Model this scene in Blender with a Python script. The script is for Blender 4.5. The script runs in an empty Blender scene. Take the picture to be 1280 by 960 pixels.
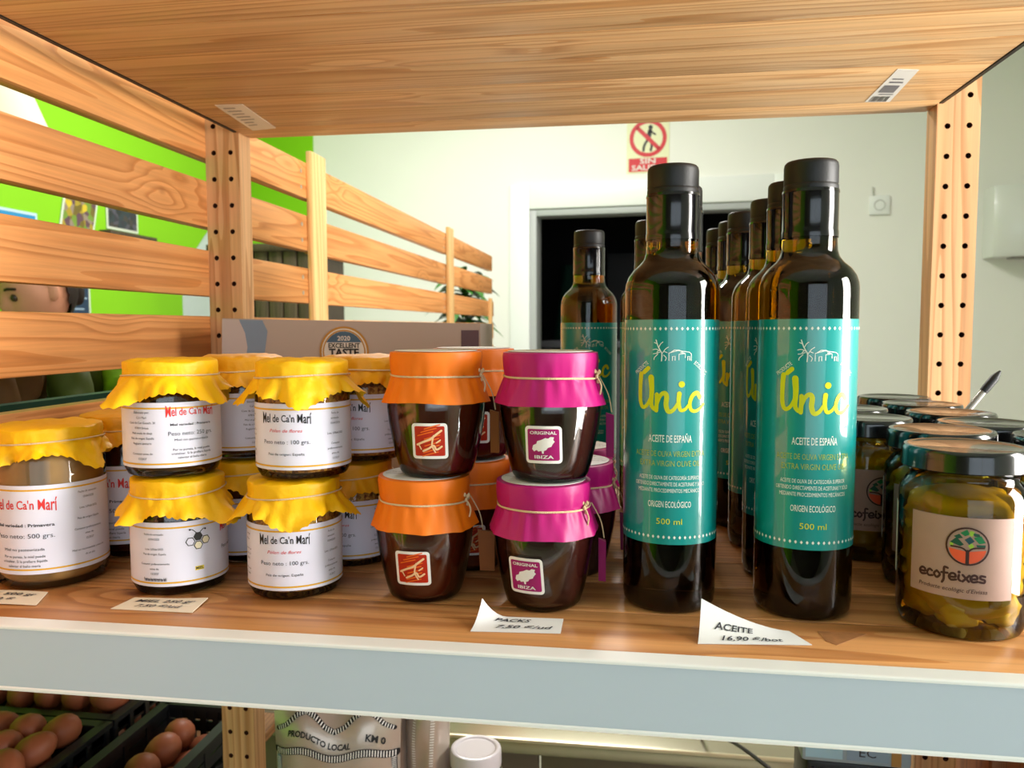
import bpy, bmesh, math, random
from math import sin, cos, pi, radians as R, sqrt, atan2, hypot
from mathutils import Vector, Matrix, noise

SC = bpy.context.scene
COL = SC.collection
# ------------------------------------------------------------------ camera
CAM = Vector((.475, -.47, .194))
YAW, PITCH, ROLL = .1466, .0715, -.0027
fw = Vector((-sin(YAW)*cos(PITCH), cos(YAW)*cos(PITCH), -sin(PITCH)))
rt = Vector((cos(YAW), sin(YAW), 0)); up = rt.cross(fw)
rt, up = cos(ROLL)*rt + sin(ROLL)*up, -sin(ROLL)*rt + cos(ROLL)*up
cd = bpy.data.cameras.new('camera'); cam = bpy.data.objects.new('camera', cd); COL.objects.link(cam)
cam.matrix_world = Matrix((rt, up, -fw)).transposed().to_4x4()
cam.location = CAM
cd.sensor_width = 36; cd.lens = 998/1280*36; cd.clip_start = .02
cd.dof.use_dof = True; cd.dof.focus_distance = .56; cd.dof.aperture_fstop = 14
SC.camera = cam
# ------------------------------------------------------------------ world, light, exposure
w = bpy.data.worlds.new('world'); SC.world = w; w.use_nodes = True
w.node_tree.nodes['Background'].inputs[0].default_value = (.75, .86, 1, 1)
w.node_tree.nodes['Background'].inputs[1].default_value = .9
def area(name, loc, direction, sx, sy, power, color, spread=180):
    l = bpy.data.lights.new(name, 'AREA'); l.shape = 'RECTANGLE'; l.size = sx; l.size_y = sy
    l.energy = power; l.color = color; l.spread = R(spread)
    o = bpy.data.objects.new(name, l); COL.objects.link(o); o.location = loc
    o.rotation_euler = Vector(direction).to_track_quat('-Z', 'Y').to_euler()
    return o
area('glass_door_daylight', (2.54, -.14, .06), (-1, 0, 0), .8, 2.3, 80, (1, .96, .90), 125)
area('shop_window_daylight', (1.2, -3.14, .45), (-.12, 1, -.02), 2.6, 1.7, 17, (.80, .92, 1))
area('back_wall_fill_light', (-.1, 2.2, 1.70), (0, 0, -1), 1.1, .5, 50, (1, .97, .93))  # fill light added to brighten the back wall
SC.view_settings.view_transform = 'Standard'; SC.view_settings.look = 'None'
SC.view_settings.gamma = 1; SC.view_settings.use_curve_mapping = False
SC.view_settings.exposure = .30
# ------------------------------------------------------------------ materials
MATS = {}
def srgb(h):
    if isinstance(h, str):
        c = [int(h[i:i+2], 16)/255 for i in (0, 2, 4)]
        return tuple(x/12.92 if x <= .04045 else ((x+.055)/1.055)**2.4 for x in c) + (1,)
    return tuple(h) + (1,)
def mat(name, col, rough=.5, metal=0, coat=0, spec=.5, bump=0, bscale=60, vary=0, vscale=20, sheen=0, trans=0, ior=1.45, sss=0):
    if name in MATS: return MATS[name]
    m = bpy.data.materials.new(name); m.use_nodes = True; MATS[name] = m
    nt = m.node_tree; b = nt.nodes['Principled BSDF']; c = srgb(col)
    b.inputs['Base Color'].default_value = c; b.inputs['Roughness'].default_value = rough
    b.inputs['Metallic'].default_value = metal; b.inputs['Coat Weight'].default_value = coat
    b.inputs['Coat Roughness'].default_value = .03
    b.inputs['Specular IOR Level'].default_value = spec; b.inputs['IOR'].default_value = ior
    b.inputs['Transmission Weight'].default_value = trans
    if sss:
        b.inputs['Subsurface Weight'].default_value = sss; b.inputs['Subsurface Radius'].default_value = (.01, .006, .003)
        b.inputs['Subsurface Scale'].default_value = .3
    if bump or vary:
        tc = nt.nodes.new('ShaderNodeTexCoord')
    if vary:
        n = nt.nodes.new('ShaderNodeTexNoise'); n.inputs['Scale'].default_value = vscale; n.inputs['Detail'].default_value = 4
        nt.links.new(tc.outputs['Object'], n.inputs['Vector'])
        mx = nt.nodes.new('ShaderNodeMix'); mx.data_type = 'RGBA'
        mx.inputs[6].default_value = tuple(x*(1-vary) for x in c[:3])+(1,)
        mx.inputs[7].default_value = tuple(min(1, x*(1+vary)) for x in c[:3])+(1,)
        nt.links.new(n.outputs[0], mx.inputs[0]); nt.links.new(mx.outputs[2], b.inputs['Base Color'])
    if bump:
        n2 = nt.nodes.new('ShaderNodeTexNoise'); n2.inputs['Scale'].default_value = bscale; n2.inputs['Detail'].default_value = 3
        nt.links.new(tc.outputs['Object'], n2.inputs['Vector'])
        bp = nt.nodes.new('ShaderNodeBump'); bp.inputs['Strength'].default_value = bump; bp.inputs['Distance'].default_value = .002
        nt.links.new(n2.outputs[0], bp.inputs['Height']); nt.links.new(bp.outputs[0], b.inputs['Normal'])
    return m
def wood(name, light, mid, dark, axis='X', rough=.42, knots=1.0, tint=.18, coat=0):
    """pine: stretched growth rings along one local axis, oval knots, tint by board"""
    if name in MATS: return MATS[name]
    m = bpy.data.materials.new(name); m.use_nodes = True; MATS[name] = m
    nt = m.node_tree; N = nt.nodes; L = nt.links; b = N['Principled BSDF']
    b.inputs['Roughness'].default_value = rough; b.inputs['Coat Weight'].default_value = coat; b.inputs['Coat Roughness'].default_value = .25
    tc = N.new('ShaderNodeTexCoord'); oi = N.new('ShaderNodeObjectInfo')
    off = N.new('ShaderNodeVectorMath'); off.operation = 'SCALE'; off.inputs[0].default_value = (7.3, 5.1, 3.7)
    L.new(oi.outputs['Random'], off.inputs['Scale'])
    ad = N.new('ShaderNodeVectorMath'); ad.operation = 'ADD'
    L.new(tc.outputs['Object'], ad.inputs[0]); L.new(off.outputs[0], ad.inputs[1])
    def stretched(sc, k):
        v = N.new('ShaderNodeVectorMath'); v.operation = 'MULTIPLY'
        s = [sc, sc, sc]; s['XYZ'.index(axis)] = sc*k; v.inputs[1].default_value = s
        L.new(ad.outputs[0], v.inputs[0]); return v.outputs[0]
    vo = N.new('ShaderNodeTexVoronoi'); vo.inputs['Scale'].default_value = 1
    L.new(stretched(6.5, .6), vo.inputs['Vector'])
    kn = N.new('ShaderNodeMapRange'); kn.interpolation_type = 'SMOOTHSTEP'
    kn.inputs['From Min'].default_value = .02; kn.inputs['From Max'].default_value = .06
    kn.inputs['To Min'].default_value = 1; kn.inputs['To Max'].default_value = 0
    L.new(vo.outputs['Distance'], kn.inputs['Value'])
    kw = N.new('ShaderNodeMapRange'); kw.interpolation_type = 'SMOOTHSTEP'     # grain bends round the knots
    kw.inputs['From Min'].default_value = 0; kw.inputs['From Max'].default_value = .3
    kw.inputs['To Min'].default_value = .9; kw.inputs['To Max'].default_value = 0
    L.new(vo.outputs['Distance'], kw.inputs['Value'])
    n1 = N.new('ShaderNodeTexNoise'); n1.inputs['Scale'].default_value = 1; n1.inputs['Detail'].default_value = 2
    L.new(stretched(16, .035), n1.inputs['Vector'])
    ph = N.new('ShaderNodeMath'); ph.operation = 'ADD'; L.new(n1.outputs[0], ph.inputs[0])
    kk = N.new('ShaderNodeMath'); kk.operation = 'MULTIPLY'; kk.inputs[1].default_value = .16*knots
    L.new(kw.outputs[0], kk.inputs[0]); L.new(kk.outputs[0], ph.inputs[1])
    mu = N.new('ShaderNodeMath'); mu.operation = 'MULTIPLY'; mu.inputs[1].default_value = 17
    L.new(ph.outputs[0], mu.inputs[0])
    pp = N.new('ShaderNodeMath'); pp.operation = 'FRACT'; L.new(mu.outputs[0], pp.inputs[0])
    n2 = N.new('ShaderNodeTexNoise'); n2.inputs['Scale'].default_value = 1; n2.inputs['Detail'].default_value = 5; n2.inputs['Roughness'].default_value = .65
    L.new(stretched(190, .025), n2.inputs['Vector'])
    cr = N.new('ShaderNodeValToRGB'); e = cr.color_ramp.elements
    e[0].position = 0; e[0].color = srgb(light); e[1].position = 1; e[1].color = srgb(mid)
    x = cr.color_ramp.elements.new(.55); x.color = tuple(.65*a+.35*b_ for a, b_ in zip(srgb(light), srgb(mid)))
    x = cr.color_ramp.elements.new(.88); x.color = tuple(.75*a+.25*b_ for a, b_ in zip(srgb(mid), srgb(dark)))
    L.new(pp.outputs[0], cr.inputs[0])
    mx = N.new('ShaderNodeMix'); mx.data_type = 'RGBA'; mx.blend_type = 'MULTIPLY'; mx.inputs[0].default_value = .55
    L.new(cr.outputs[0], mx.inputs[6])
    g = N.new('ShaderNodeMapRange'); g.inputs['From Min'].default_value = .3; g.inputs['From Max'].default_value = .7
    g.inputs['To Min'].default_value = .62; g.inputs['To Max'].default_value = 1.12
    L.new(n2.outputs[0], g.inputs['Value']); L.new(g.outputs[0], mx.inputs[7])
    mk = N.new('ShaderNodeMix'); mk.data_type = 'RGBA'; mk.inputs[7].default_value = srgb(dark)
    kf = N.new('ShaderNodeMath'); kf.operation = 'MULTIPLY'; kf.inputs[1].default_value = .85*min(1, knots)
    L.new(kn.outputs[0], kf.inputs[0]); L.new(kf.outputs[0], mk.inputs[0]); L.new(mx.outputs[2], mk.inputs[6])
    hs = N.new('ShaderNodeHueSaturation')
    vr = N.new('ShaderNodeMapRange'); vr.inputs['To Min'].default_value = 1-tint; vr.inputs['To Max'].default_value = 1+tint*.6
    L.new(oi.outputs['Random'], vr.inputs['Value']); L.new(vr.outputs[0], hs.inputs['Value'])
    L.new(mk.outputs[2], hs.inputs['Color']); L.new(hs.outputs[0], b.inputs['Base Color'])
    bp = N.new('ShaderNodeBump'); bp.inputs['Strength'].default_value = .12; bp.inputs['Distance'].default_value = .0008
    L.new(n2.outputs[0], bp.inputs['Height']); L.new(bp.outputs[0], b.inputs['Normal'])
    return m
def thin_glass(name, tint, gloss=1.0, ior=1.45):
    """jar wall: clear pane with a fresnel reflection"""
    if name in MATS: return MATS[name]
    m = bpy.data.materials.new(name); m.use_nodes = True; MATS[name] = m
    nt = m.node_tree; N = nt.nodes; L = nt.links; N.remove(N['Principled BSDF'])
    t = N.new('ShaderNodeBsdfTransparent'); t.inputs[0].default_value = srgb(tint) if isinstance(tint, str) else tint+(1,)
    g = N.new('ShaderNodeBsdfGlossy'); g.inputs['Roughness'].default_value = .02
    f = N.new('ShaderNodeFresnel'); f.inputs['IOR'].default_value = ior
    mu = N.new('ShaderNodeMath'); mu.operation = 'MULTIPLY'; mu.inputs[1].default_value = gloss
    L.new(f.outputs[0], mu.inputs[0])
    mx = N.new('ShaderNodeMixShader'); L.new(mu.outputs[0], mx.inputs[0]); L.new(t.outputs[0], mx.inputs[1]); L.new(g.outputs[0], mx.inputs[2])
    L.new(mx.outputs[0], N['Material Output'].inputs[0]); return m
def speckle(name, cols, scale, rough=.6, stretch=(1, 1, 1), bump=.4):
    if name in MATS: return MATS[name]
    m = bpy.data.materials.new(name); m.use_nodes = True; MATS[name] = m
    nt = m.node_tree; N = nt.nodes; L = nt.links; b = N['Principled BSDF']; b.inputs['Roughness'].default_value = rough
    tc = N.new('ShaderNodeTexCoord'); mp = N.new('ShaderNodeMapping'); mp.inputs['Scale'].default_value = stretch
    L.new(tc.outputs['Object'], mp.inputs[0])
    v = N.new('ShaderNodeTexVoronoi'); v.inputs['Scale'].default_value = scale; L.new(mp.outputs[0], v.inputs['Vector'])
    sp = N.new('ShaderNodeSeparateColor'); L.new(v.outputs['Color'], sp.inputs[0])
    cr = N.new('ShaderNodeValToRGB'); cr.color_ramp.interpolation = 'CONSTANT'
    for i, c in enumerate(cols):
        if i < 2: e = cr.color_ramp.elements[i]
        else: e = cr.color_ramp.elements.new(i/len(cols))
        e.position = i/len(cols); e.color = srgb(c)
    L.new(sp.outputs[0], cr.inputs[0]); L.new(cr.outputs[0], b.inputs['Base Color'])
    if bump:
        bp = N.new('ShaderNodeBump'); bp.inputs['Strength'].default_value = bump; bp.inputs['Distance'].default_value = .002
        bp.invert = True
        L.new(v.outputs['Distance'], bp.inputs['Height']); L.new(bp.outputs[0], b.inputs['Normal'])
    return m

PINE_SHELF = wood('pine_shelf', 'cb935c', 'b87c46', '6b3518', 'X', .38, 1, .14)
PINE_TOP_LIT = wood('pine_upper_shelf_lit', 'ecc08a', 'dca468', '6b3518', 'X', .38, 1, .24)  # paler pine: bounce light on the underside put into the colour
PINE_POST = wood('pine_post', 'e6b481', 'd69c66', '8a4a22', 'Z', .45, .8, .06)
PINE_SLAT = wood('pine_slat', 'e8a262', 'db8f4e', '7a3c18', 'Y', .42, 1, .08)
PINE_RACK = wood('rack_wood', 'a8764a', '8d5c34', '4a2a14', 'Y', .6, .6, .15)
DARK_WOOD = wood('dark_wood', '5a4a36', '463726', '251a10', 'Z', .6, .5, .3)
RED_WOOD = wood('red_wood', '9a5a36', '7d4226', '3a1a0c', 'Z', .5, .8, .25)
M_WHITE_WALL = mat('wall_paint', 'e6e5df', .75, vary=.03, vscale=3, bump=.15, bscale=40)
M_GREEN = mat('green_paint', '80c406', .7, vary=.04, vscale=3)
M_FLOOR = mat('floor_tile', 'b8b2a6', .35, vary=.06, vscale=6)
M_CEIL = mat('ceiling_paint', 'e4e4e0', .8, vary=.02, vscale=3)
M_RAIL = mat('pale_painted_steel', 'b4c0ce', .34, vary=.025, vscale=9, bump=.04, bscale=30)
M_LIP = mat('white_steel_lip', 'e2e4e4', .35)
M_BLACKSTEEL = mat('black_steel', '1c1714', .5)
M_PAPER = mat('label_paper', 'dedeee', .4, spec=.35)
M_INK = mat('black_ink', '1b1a1e', .5); M_GREYINK = mat('grey_ink', '3a3a44', .5)
M_REDINK = mat('red_ink', 'd8322e', .5); M_GOLD = mat('gold_stripe', 'd9a520', .4)
M_BADGE = mat('yellow_badge', 'e8cf3a', .5)
M_HONEYCOMB = mat('honeycomb_fill', 'efe6c8', .5)
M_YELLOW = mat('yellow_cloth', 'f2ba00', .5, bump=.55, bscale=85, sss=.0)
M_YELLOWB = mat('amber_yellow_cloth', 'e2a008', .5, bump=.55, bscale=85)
M_ORANGE = mat('orange_paper', 'ec7606', .5, bump=.12, bscale=90)
M_PINK = mat('magenta_paper', 'b2046e', .42, bump=.12, bscale=90)
M_TWINE = mat('cream_twine', 'd9bf96', .8, bump=.4, bscale=900)
M_WHITE = mat('white_print', 'eceae6', .45)
M_DISC = mat('pale_lid_paper', 'd9dad6', .5)
M_JAM_O = mat('orange_jam', '5a1e0e', .12, coat=1, vary=.35, vscale=45)
M_JAM_P = mat('fig_jam', '3a1713', .12, coat=1, vary=.35, vscale=45)
M_HONEY_RED = mat('dark_red_honey', '3a0d05', .12, coat=.6)
M_HONEY_CREAM = mat('creamed_honey', 'b58a54', .4, vary=.12, vscale=160)
M_POLLEN = speckle('bee_pollen', ['8a5a22', 'b5792c', '6b3c16', 'c99a44', '9c6a2a'], 420, .7)
M_JARGLASS = thin_glass('jar_glass', (.97, .975, .96))
M_CAPBLACK = mat('black_cap_plastic', '0c0c0e', .5, bump=.1, bscale=200)
M_CAPSULE = mat('black_capsule', '08070a', .16, coat=.3)
M_LIDBLACK = mat('black_lid_lacquer', '101012', .2, coat=.6)
M_LIDRING = mat('lid_edge_blue_black', '14161c', .25, coat=.5)
M_TEAL = mat('teal_label', '008f8c', .3, coat=1)
M_LIME = mat('lime_ink', 'd3d60c', .4); M_OLIVEINK = mat('olive_ink', '9db24a', .4)
M_CAN = mat('white_ink', 'e8f0ea', .4)
M_KRAFT = mat('kraft_label', 'a8887c', .55, vary=.05, vscale=120)
M_BROWNINK = mat('brown_ink', '3e1c16', .5)
M_TOMATO = mat('tomato_print', 'e85a34', .5); M_LEAF1 = mat('leaf_print', '167a48', .5)
M_LEAF2 = mat('dark_leaf_print', '15503c', .5); M_LEAF3 = mat('lime_leaf_print', '9cc43c', .5); M_TEALINK = mat('petrol_print', '1c4a58', .5)
M_NOTE = mat('note_paper', 'e2d6c2', .6); M_NOTEW = mat('white_note_paper', 'e0e2e4', .55)
M_CARTON = mat('grey_carton', 'b3a49a', .5, vary=.02, vscale=8); M_CARTON_L = mat('pale_carton_print', 'c2b6b4', .5)
M_CARTON_B = mat('blue_carton_print', '7f92a8', .45); M_CARTON_P = mat('plum_carton_print', '5c4650', .45)
M_MEDAL = mat('medal_gold', 'b5812f', .35); M_MEDALB = mat('medal_blue', '3e5e78', .4); M_MEDALW = mat('medal_white', 'd9d4cc', .45)
M_EGG = mat('brown_egg_shell', '9c5638', .5, vary=.12, vscale=40)
M_EGG2 = mat('tan_egg_shell', 'ab7048', .5, vary=.1, vscale=40)
M_CRATE = mat('black_crate_plastic', '16181a', .45); M_GCRATE = mat('dark_green_crate_plastic', '06382e', .45)
M_FOIL = mat('pearl_pouch_foil', 'bdb0a4', .28, metal=.35, bump=.5, bscale=30)
M_STEEL = mat('counter_steel', 'a9a48e', .22, metal=.6, vary=.06, vscale=5)
M_COUNTER = mat('counter_front', '6d5f52', .5, vary=.1, vscale=6)
M_LIDWHITE = mat('white_lid', 'd4d0d6', .3, coat=.3)

# bottle glass: dark green-gold, oil inside
def bottle_glass():
    m = mat('olive_bottle_glass', (.93, .93, .80), .015, trans=1, ior=1.47)
    va = m.node_tree.nodes.new('ShaderNodeVolumeAbsorption'); va.inputs['Density'].default_value = 330
    va.inputs['Color'].default_value = (.86, .80, 0, 1)
    m.node_tree.links.new(va.outputs[0], m.node_tree.nodes['Material Output'].inputs['Volume'])
    return m
M_BOTTLE = bottle_glass()
# ------------------------------------------------------------------ object helpers
MESH = {}
def new_mesh(name, bm, mats, angle=35):
    me = bpy.data.meshes.new(name)
    bm.normal_update(); bm.to_mesh(me); bm.free()
    for m in (mats if isinstance(mats, (list, tuple)) else [mats]): me.materials.append(m)
    if angle is not None and len(me.polygons):
        me.polygons.foreach_set('use_smooth', [True]*len(me.polygons)); me.set_sharp_from_angle(angle=R(angle))
    return me
def cached(key, fn):
    if key not in MESH: MESH[key] = fn()
    return MESH[key]
def obj(name, me, parent=None, loc=(0, 0, 0), rot=(0, 0, 0), label=None, kind=None):
    o = bpy.data.objects.new(name, me); COL.objects.link(o); o.location = loc; o.rotation_euler = rot
    if parent: o.parent = parent
    if label: o['label'] = label
    if kind: o['kind'] = kind
    return o
def thing(name, label, cat, loc=(0, 0, 0), rz=0, group=None, me=None):
    o = obj(name, me, None, loc, (0, 0, rz)); o['label'] = label; o['category'] = cat
    if group: o['group'] = group
    return o
def struct(name, me, loc=(0, 0, 0), rot=(0, 0, 0), parent=None):
    o = obj(name, me, parent, loc, rot)
    if parent is None: o['kind'] = 'structure'
    return o
def face_cam(x, y): return atan2(CAM.x-x, -(CAM.y-y))
def box(bm, x0, x1, y0, y1, z0, z1, bev=0, mi=0):
    v = [bm.verts.new((x, y, z)) for x in (x0, x1) for y in (y0, y1) for z in (z0, z1)]
    fs = [bm.faces.new([v[i] for i in f]) for f in ((0, 1, 3, 2), (4, 6, 7, 5), (0, 4, 5, 1), (2, 3, 7, 6), (0, 2, 6, 4), (1, 5, 7, 3))]
    for f in fs: f.material_index = mi
    if bev:
        r = bmesh.ops.bevel(bm, geom=list({e for f in fs for e in f.edges}), offset=bev, segments=2, profile=.5, affect='EDGES')
        for f in r['faces']: f.material_index = mi
    return fs
def box_mesh(name, dims, m, bev=0, angle=35):
    bm = bmesh.new(); box(bm, *dims, bev=bev); return new_mesh(name, bm, m, angle)
def lathe(bm, prof, n=48, mi=0, cap0=True, cap1=True, rfun=None):
    rings = []
    for k, (r, z) in enumerate(prof):
        if r < 1e-6: rings.append([bm.verts.new((0, 0, z))])
        else: rings.append([bm.verts.new(((r+(rfun(2*pi*i/n, k) if rfun else 0))*cos(2*pi*i/n), (r+(rfun(2*pi*i/n, k) if rfun else 0))*sin(2*pi*i/n), z)) for i in range(n)])
    for a, b in zip(rings, rings[1:]):
        for i in range(n):
            j = (i+1) % n
            if len(a) == 1 and len(b) == 1: continue
            if len(a) == 1: f = bm.faces.new((a[0], b[j], b[i]))
            elif len(b) == 1: f = bm.faces.new((a[i], a[j], b[0]))
            else: f = bm.faces.new((a[i], a[j], b[j], b[i]))
            f.material_index = mi
    if cap0 and len(rings[0]) > 1: bm.faces.new(list(reversed(rings[0]))).material_index = mi
    if cap1 and len(rings[-1]) > 1: bm.faces.new(rings[-1]).material_index = mi
def tube(bm, pts, r, n=8, mi=0, closed=False, radii=None):
    P = [Vector(p) for p in pts]; rings = []; N = len(P); ref = None
    for i in range(N):
        if closed: t = P[(i+1) % N]-P[i-1]
        else: t = P[min(i+1, N-1)]-P[max(i-1, 0)]
        t.normalize()
        if ref is None:
            ref = Vector((0, 0, 1)) if abs(t.z) < .9 else Vector((1, 0, 0))
        a = (ref - t*ref.dot(t)).normalized(); b = t.cross(a); ref = a
        rr = radii[i] if radii else r
        rings.append([bm.verts.new(P[i]+a*rr*cos(2*pi*k/n)+b*rr*sin(2*pi*k/n)) for k in range(n)])
    for i in range(N if closed else N-1):
        A, B = rings[i], rings[(i+1) % N]
        for k in range(n):
            bm.faces.new((A[k], A[(k+1) % n], B[(k+1) % n], B[k])).material_index = mi
    if not closed:
        bm.faces.new(list(reversed(rings[0]))).material_index = mi; bm.faces.new(rings[-1]).material_index = mi
def grid(bm, fn, nu, nv, mi=0, closed_u=False):
    V = [[bm.verts.new(fn(i/nu, j/nv)) for j in range(nv+1)] for i in range(nu if closed_u else nu+1)]
    for i in range(nu):
        a = V[i]; b = V[(i+1) % nu if closed_u else i+1]
        for j in range(nv): bm.faces.new((a[j], b[j], b[j+1], a[j+1])).material_index = mi
    return V
def spline(pts, n=8):
    P = [Vector(p) for p in pts]; out = []
    for i in range(len(P)-1):
        p0 = P[max(i-1, 0)]; p1 = P[i]; p2 = P[i+1]; p3 = P[min(i+2, len(P)-1)]
        for k in range(n):
            t = k/n
            out.append(.5*((2*p1)+(p2-p0)*t+(2*p0-5*p1+4*p2-p3)*t*t+(3*p1-p0-3*p2+p3)*t**3))
    out.append(P[-1]); return out
def blob(bm, c, r, seed=0, amp=.15, sub=2, mi=0, freq=1.5):
    g = bmesh.ops.create_icosphere(bm, subdivisions=sub, radius=1)
    for v in g['verts']:
        d = v.co.normalized(); k = 1+amp*noise.noise(d*freq+Vector((seed*3.1, seed*1.7, seed)))
        v.co = Vector((c[0]+d.x*r[0]*k, c[1]+d.y*r[1]*k, c[2]+d.z*r[2]*k))
    vs = set(g['verts'])
    for f in bm.faces:
        if f.verts[0] in vs: f.material_index = mi

# ------------------------------------------------------------------ flat print: lettering and marks in (u, v), then wrapped on a surface
class Print:
    def __init__(s): s.v = []; s.f = []; s.m = []; s.mats = []
    def mi(s, m):
        if m not in s.mats: s.mats.append(m)
        return s.mats.index(m)
    def add(s, vs, fs, m, lay):
        b = len(s.v); i = s.mi(m)
        s.v += [(x, y, lay) for x, y in vs]
        for f in fs: s.f.append([b+k for k in f]); s.m.append(i)
    def text(s, t, u, v, size, m, sx=1, al='CENTER', rot=0, bold=0, lay=1, shear=0, warp=None, res=2):
        c = bpy.data.curves.new('t', 'FONT'); c.body = t; c.size = 1; c.align_x = al; c.align_y = 'CENTER'
        c.resolution_u = res; c.offset = bold; c.shear = shear
        o = bpy.data.objects.new('t', c); me = o.to_mesh()
        vs = [(p.co.x, p.co.y) for p in me.vertices]; fs = [list(p.vertices) for p in me.polygons]
        o.to_mesh_clear(); bpy.data.objects.remove(o); bpy.data.curves.remove(c)
        if not vs: return
        hw = max(abs(p[0]) for p in vs) or 1
        if warp: vs = [warp(x/hw, x, y) for x, y in vs]
        cr, sr = cos(rot), sin(rot)
        s.add([(u+size*(sx*x*cr-y*sr), v+size*(sx*x*sr+y*cr)) for x, y in vs], fs, m, lay)
    def fit(s, t, u, v, width, h, m, **k):
        """text squeezed or stretched to a width; h is the cap height"""
        c = bpy.data.curves.new('t', 'FONT'); c.body = t; o = bpy.data.objects.new('t', c); me = o.to_mesh()
        xs = [p.co.x for p in me.vertices]; W = max(xs)-min(xs); o.to_mesh_clear(); bpy.data.objects.remove(o); bpy.data.curves.remove(c)
        sz = h/.7; s.text(t, u, v, sz, m, sx=width/(W*sz), **k)
    def poly(s, pts, m, lay=1): s.add(pts, [list(range(len(pts)))], m, lay)
    def rect(s, u0, u1, v0, v1, m, lay=1): s.poly([(u0, v0), (u1, v0), (u1, v1), (u0, v1)], m, lay)
    def rrect(s, u0, u1, v0, v1, r, m, lay=1):
        pts = []
        for cx, cy, a in ((u1-r, v1-r, 0), (u0+r, v1-r, pi/2), (u0+r, v0+r, pi), (u1-r, v0+r, 3*pi/2)):
            pts += [(cx+r*cos(a+k*pi/8), cy+r*sin(a+k*pi/8)) for k in range(5)]
        s.poly(pts, m, lay)
    def disc(s, u, v, r, m, lay=1, n=28): s.poly([(u+r*cos(2*pi*k/n), v+r*sin(2*pi*k/n)) for k in range(n)], m, lay)
    def arc(s, u, v, r0, r1, m, a0=0, a1=2*pi, lay=1, n=32):
        vs = []; fs = []
        for k in range(n+1):
            a = a0+(a1-a0)*k/n; vs += [(u+r0*cos(a), v+r0*sin(a)), (u+r1*cos(a), v+r1*sin(a))]
            if k: fs.append([2*k-2, 2*k-1, 2*k+1, 2*k])
        s.add(vs, fs, m, lay)
    def stroke(s, pts, w, m, lay=1, smooth=True, taper=None):
        P = spline([(x, y, 0) for x, y in pts], 7) if smooth and len(pts) > 2 else [Vector((x, y, 0)) for x, y in pts]
        vs = []; fs = []; n = len(P)
        for i, p in enumerate(P):
            t = (P[min(i+1, n-1)]-P[max(i-1, 0)]).normalized(); q = i/(n-1)
            ww = w*(taper(q) if taper else 1)/2
            vs += [(p.x-t.y*ww, p.y+t.x*ww), (p.x+t.y*ww, p.y-t.x*ww)]
            if i: fs.append([2*i-2, 2*i-1, 2*i+1, 2*i])
        s.add(vs, fs, m, lay)
        for p, q in ((P[0], 0), (P[-1], 1)):
            s.disc(p.x, p.y, w*(taper(q) if taper else 1)/2, m, lay, 10)
    def mesh(s, name, fn, step=None, lift=.00012, ustep_axis=0):
        bm = bmesh.new(); V = [bm.verts.new((x, y, l)) for x, y, l in s.v]
        for f, i in zip(s.f, s.m):
            try: bm.faces.new([V[k] for k in f]).material_index = i
            except ValueError: pass
        bmesh.ops.triangulate(bm, faces=[f for f in bm.faces if len(f.verts) > 4])
        if step:
            us = [v[0] for v in s.v]; a = math.floor(min(us)/step)*step
            while a < max(us):
                bmesh.ops.bisect_plane(bm, geom=bm.verts[:]+bm.edges[:]+bm.faces[:], plane_co=(a, 0, 0), plane_no=(1, 0, 0)); a += step
        for v in bm.verts: v.co = Vector(fn(v.co.x, v.co.y, v.co.z*lift))
        return new_mesh(name, bm, s.mats, 20)
def cyl(Rad):
    return lambda u, v, l: ((Rad+l)*sin(u/Rad), -(Rad+l)*cos(u/Rad), v)
def plane(o, ux, uy):
    o = Vector(o); ux = Vector(ux).normalized(); uy = Vector(uy).normalized(); n = ux.cross(uy)
    return lambda u, v, l: o+ux*u+uy*v+n*l
def cyl_paper(name, Rad, u0, u1, z0, z1, m, n=28, zwave=0):
    bm = bmesh.new(); t = .00015
    def f(a, b):
        u = u0+(u1-u0)*a; return (Rad*sin(u/Rad), -Rad*cos(u/Rad), z0+(z1-z0)*b)
    V = grid(bm, f, n, 1)
    r = bmesh.ops.extrude_face_region(bm, geom=bm.faces[:])
    for v in [g for g in r['geom'] if isinstance(g, bmesh.types.BMVert)]:
        k = 1+t/Rad; v.co.x *= k; v.co.y *= k
    bmesh.ops.recalc_face_normals(bm, faces=bm.faces[:])
    return new_mesh(name, bm, m, 35)

# ------------------------------------------------------------------ the room
PIV = Vector((.5, 3.65, 0)); WA = R(-5)
def W(s, z, d=0):            # point on the back wall: s along it, z up, d out into the room
    t = Vector((cos(WA), sin(WA), 0)); n = Vector((sin(WA), -cos(WA), 0))
    return PIV+t*s+n*d+Vector((0, 0, z))
FZ, CZ = -1.25, 1.75
struct('floor', box_mesh('floor', (-1.9, 2.75, -3.3, 6.3, FZ-.05, FZ), M_FLOOR))
struct('ceiling', box_mesh('ceiling', (-1.9, 2.75, -3.3, 6.3, CZ, CZ+.05), M_CEIL))
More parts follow.
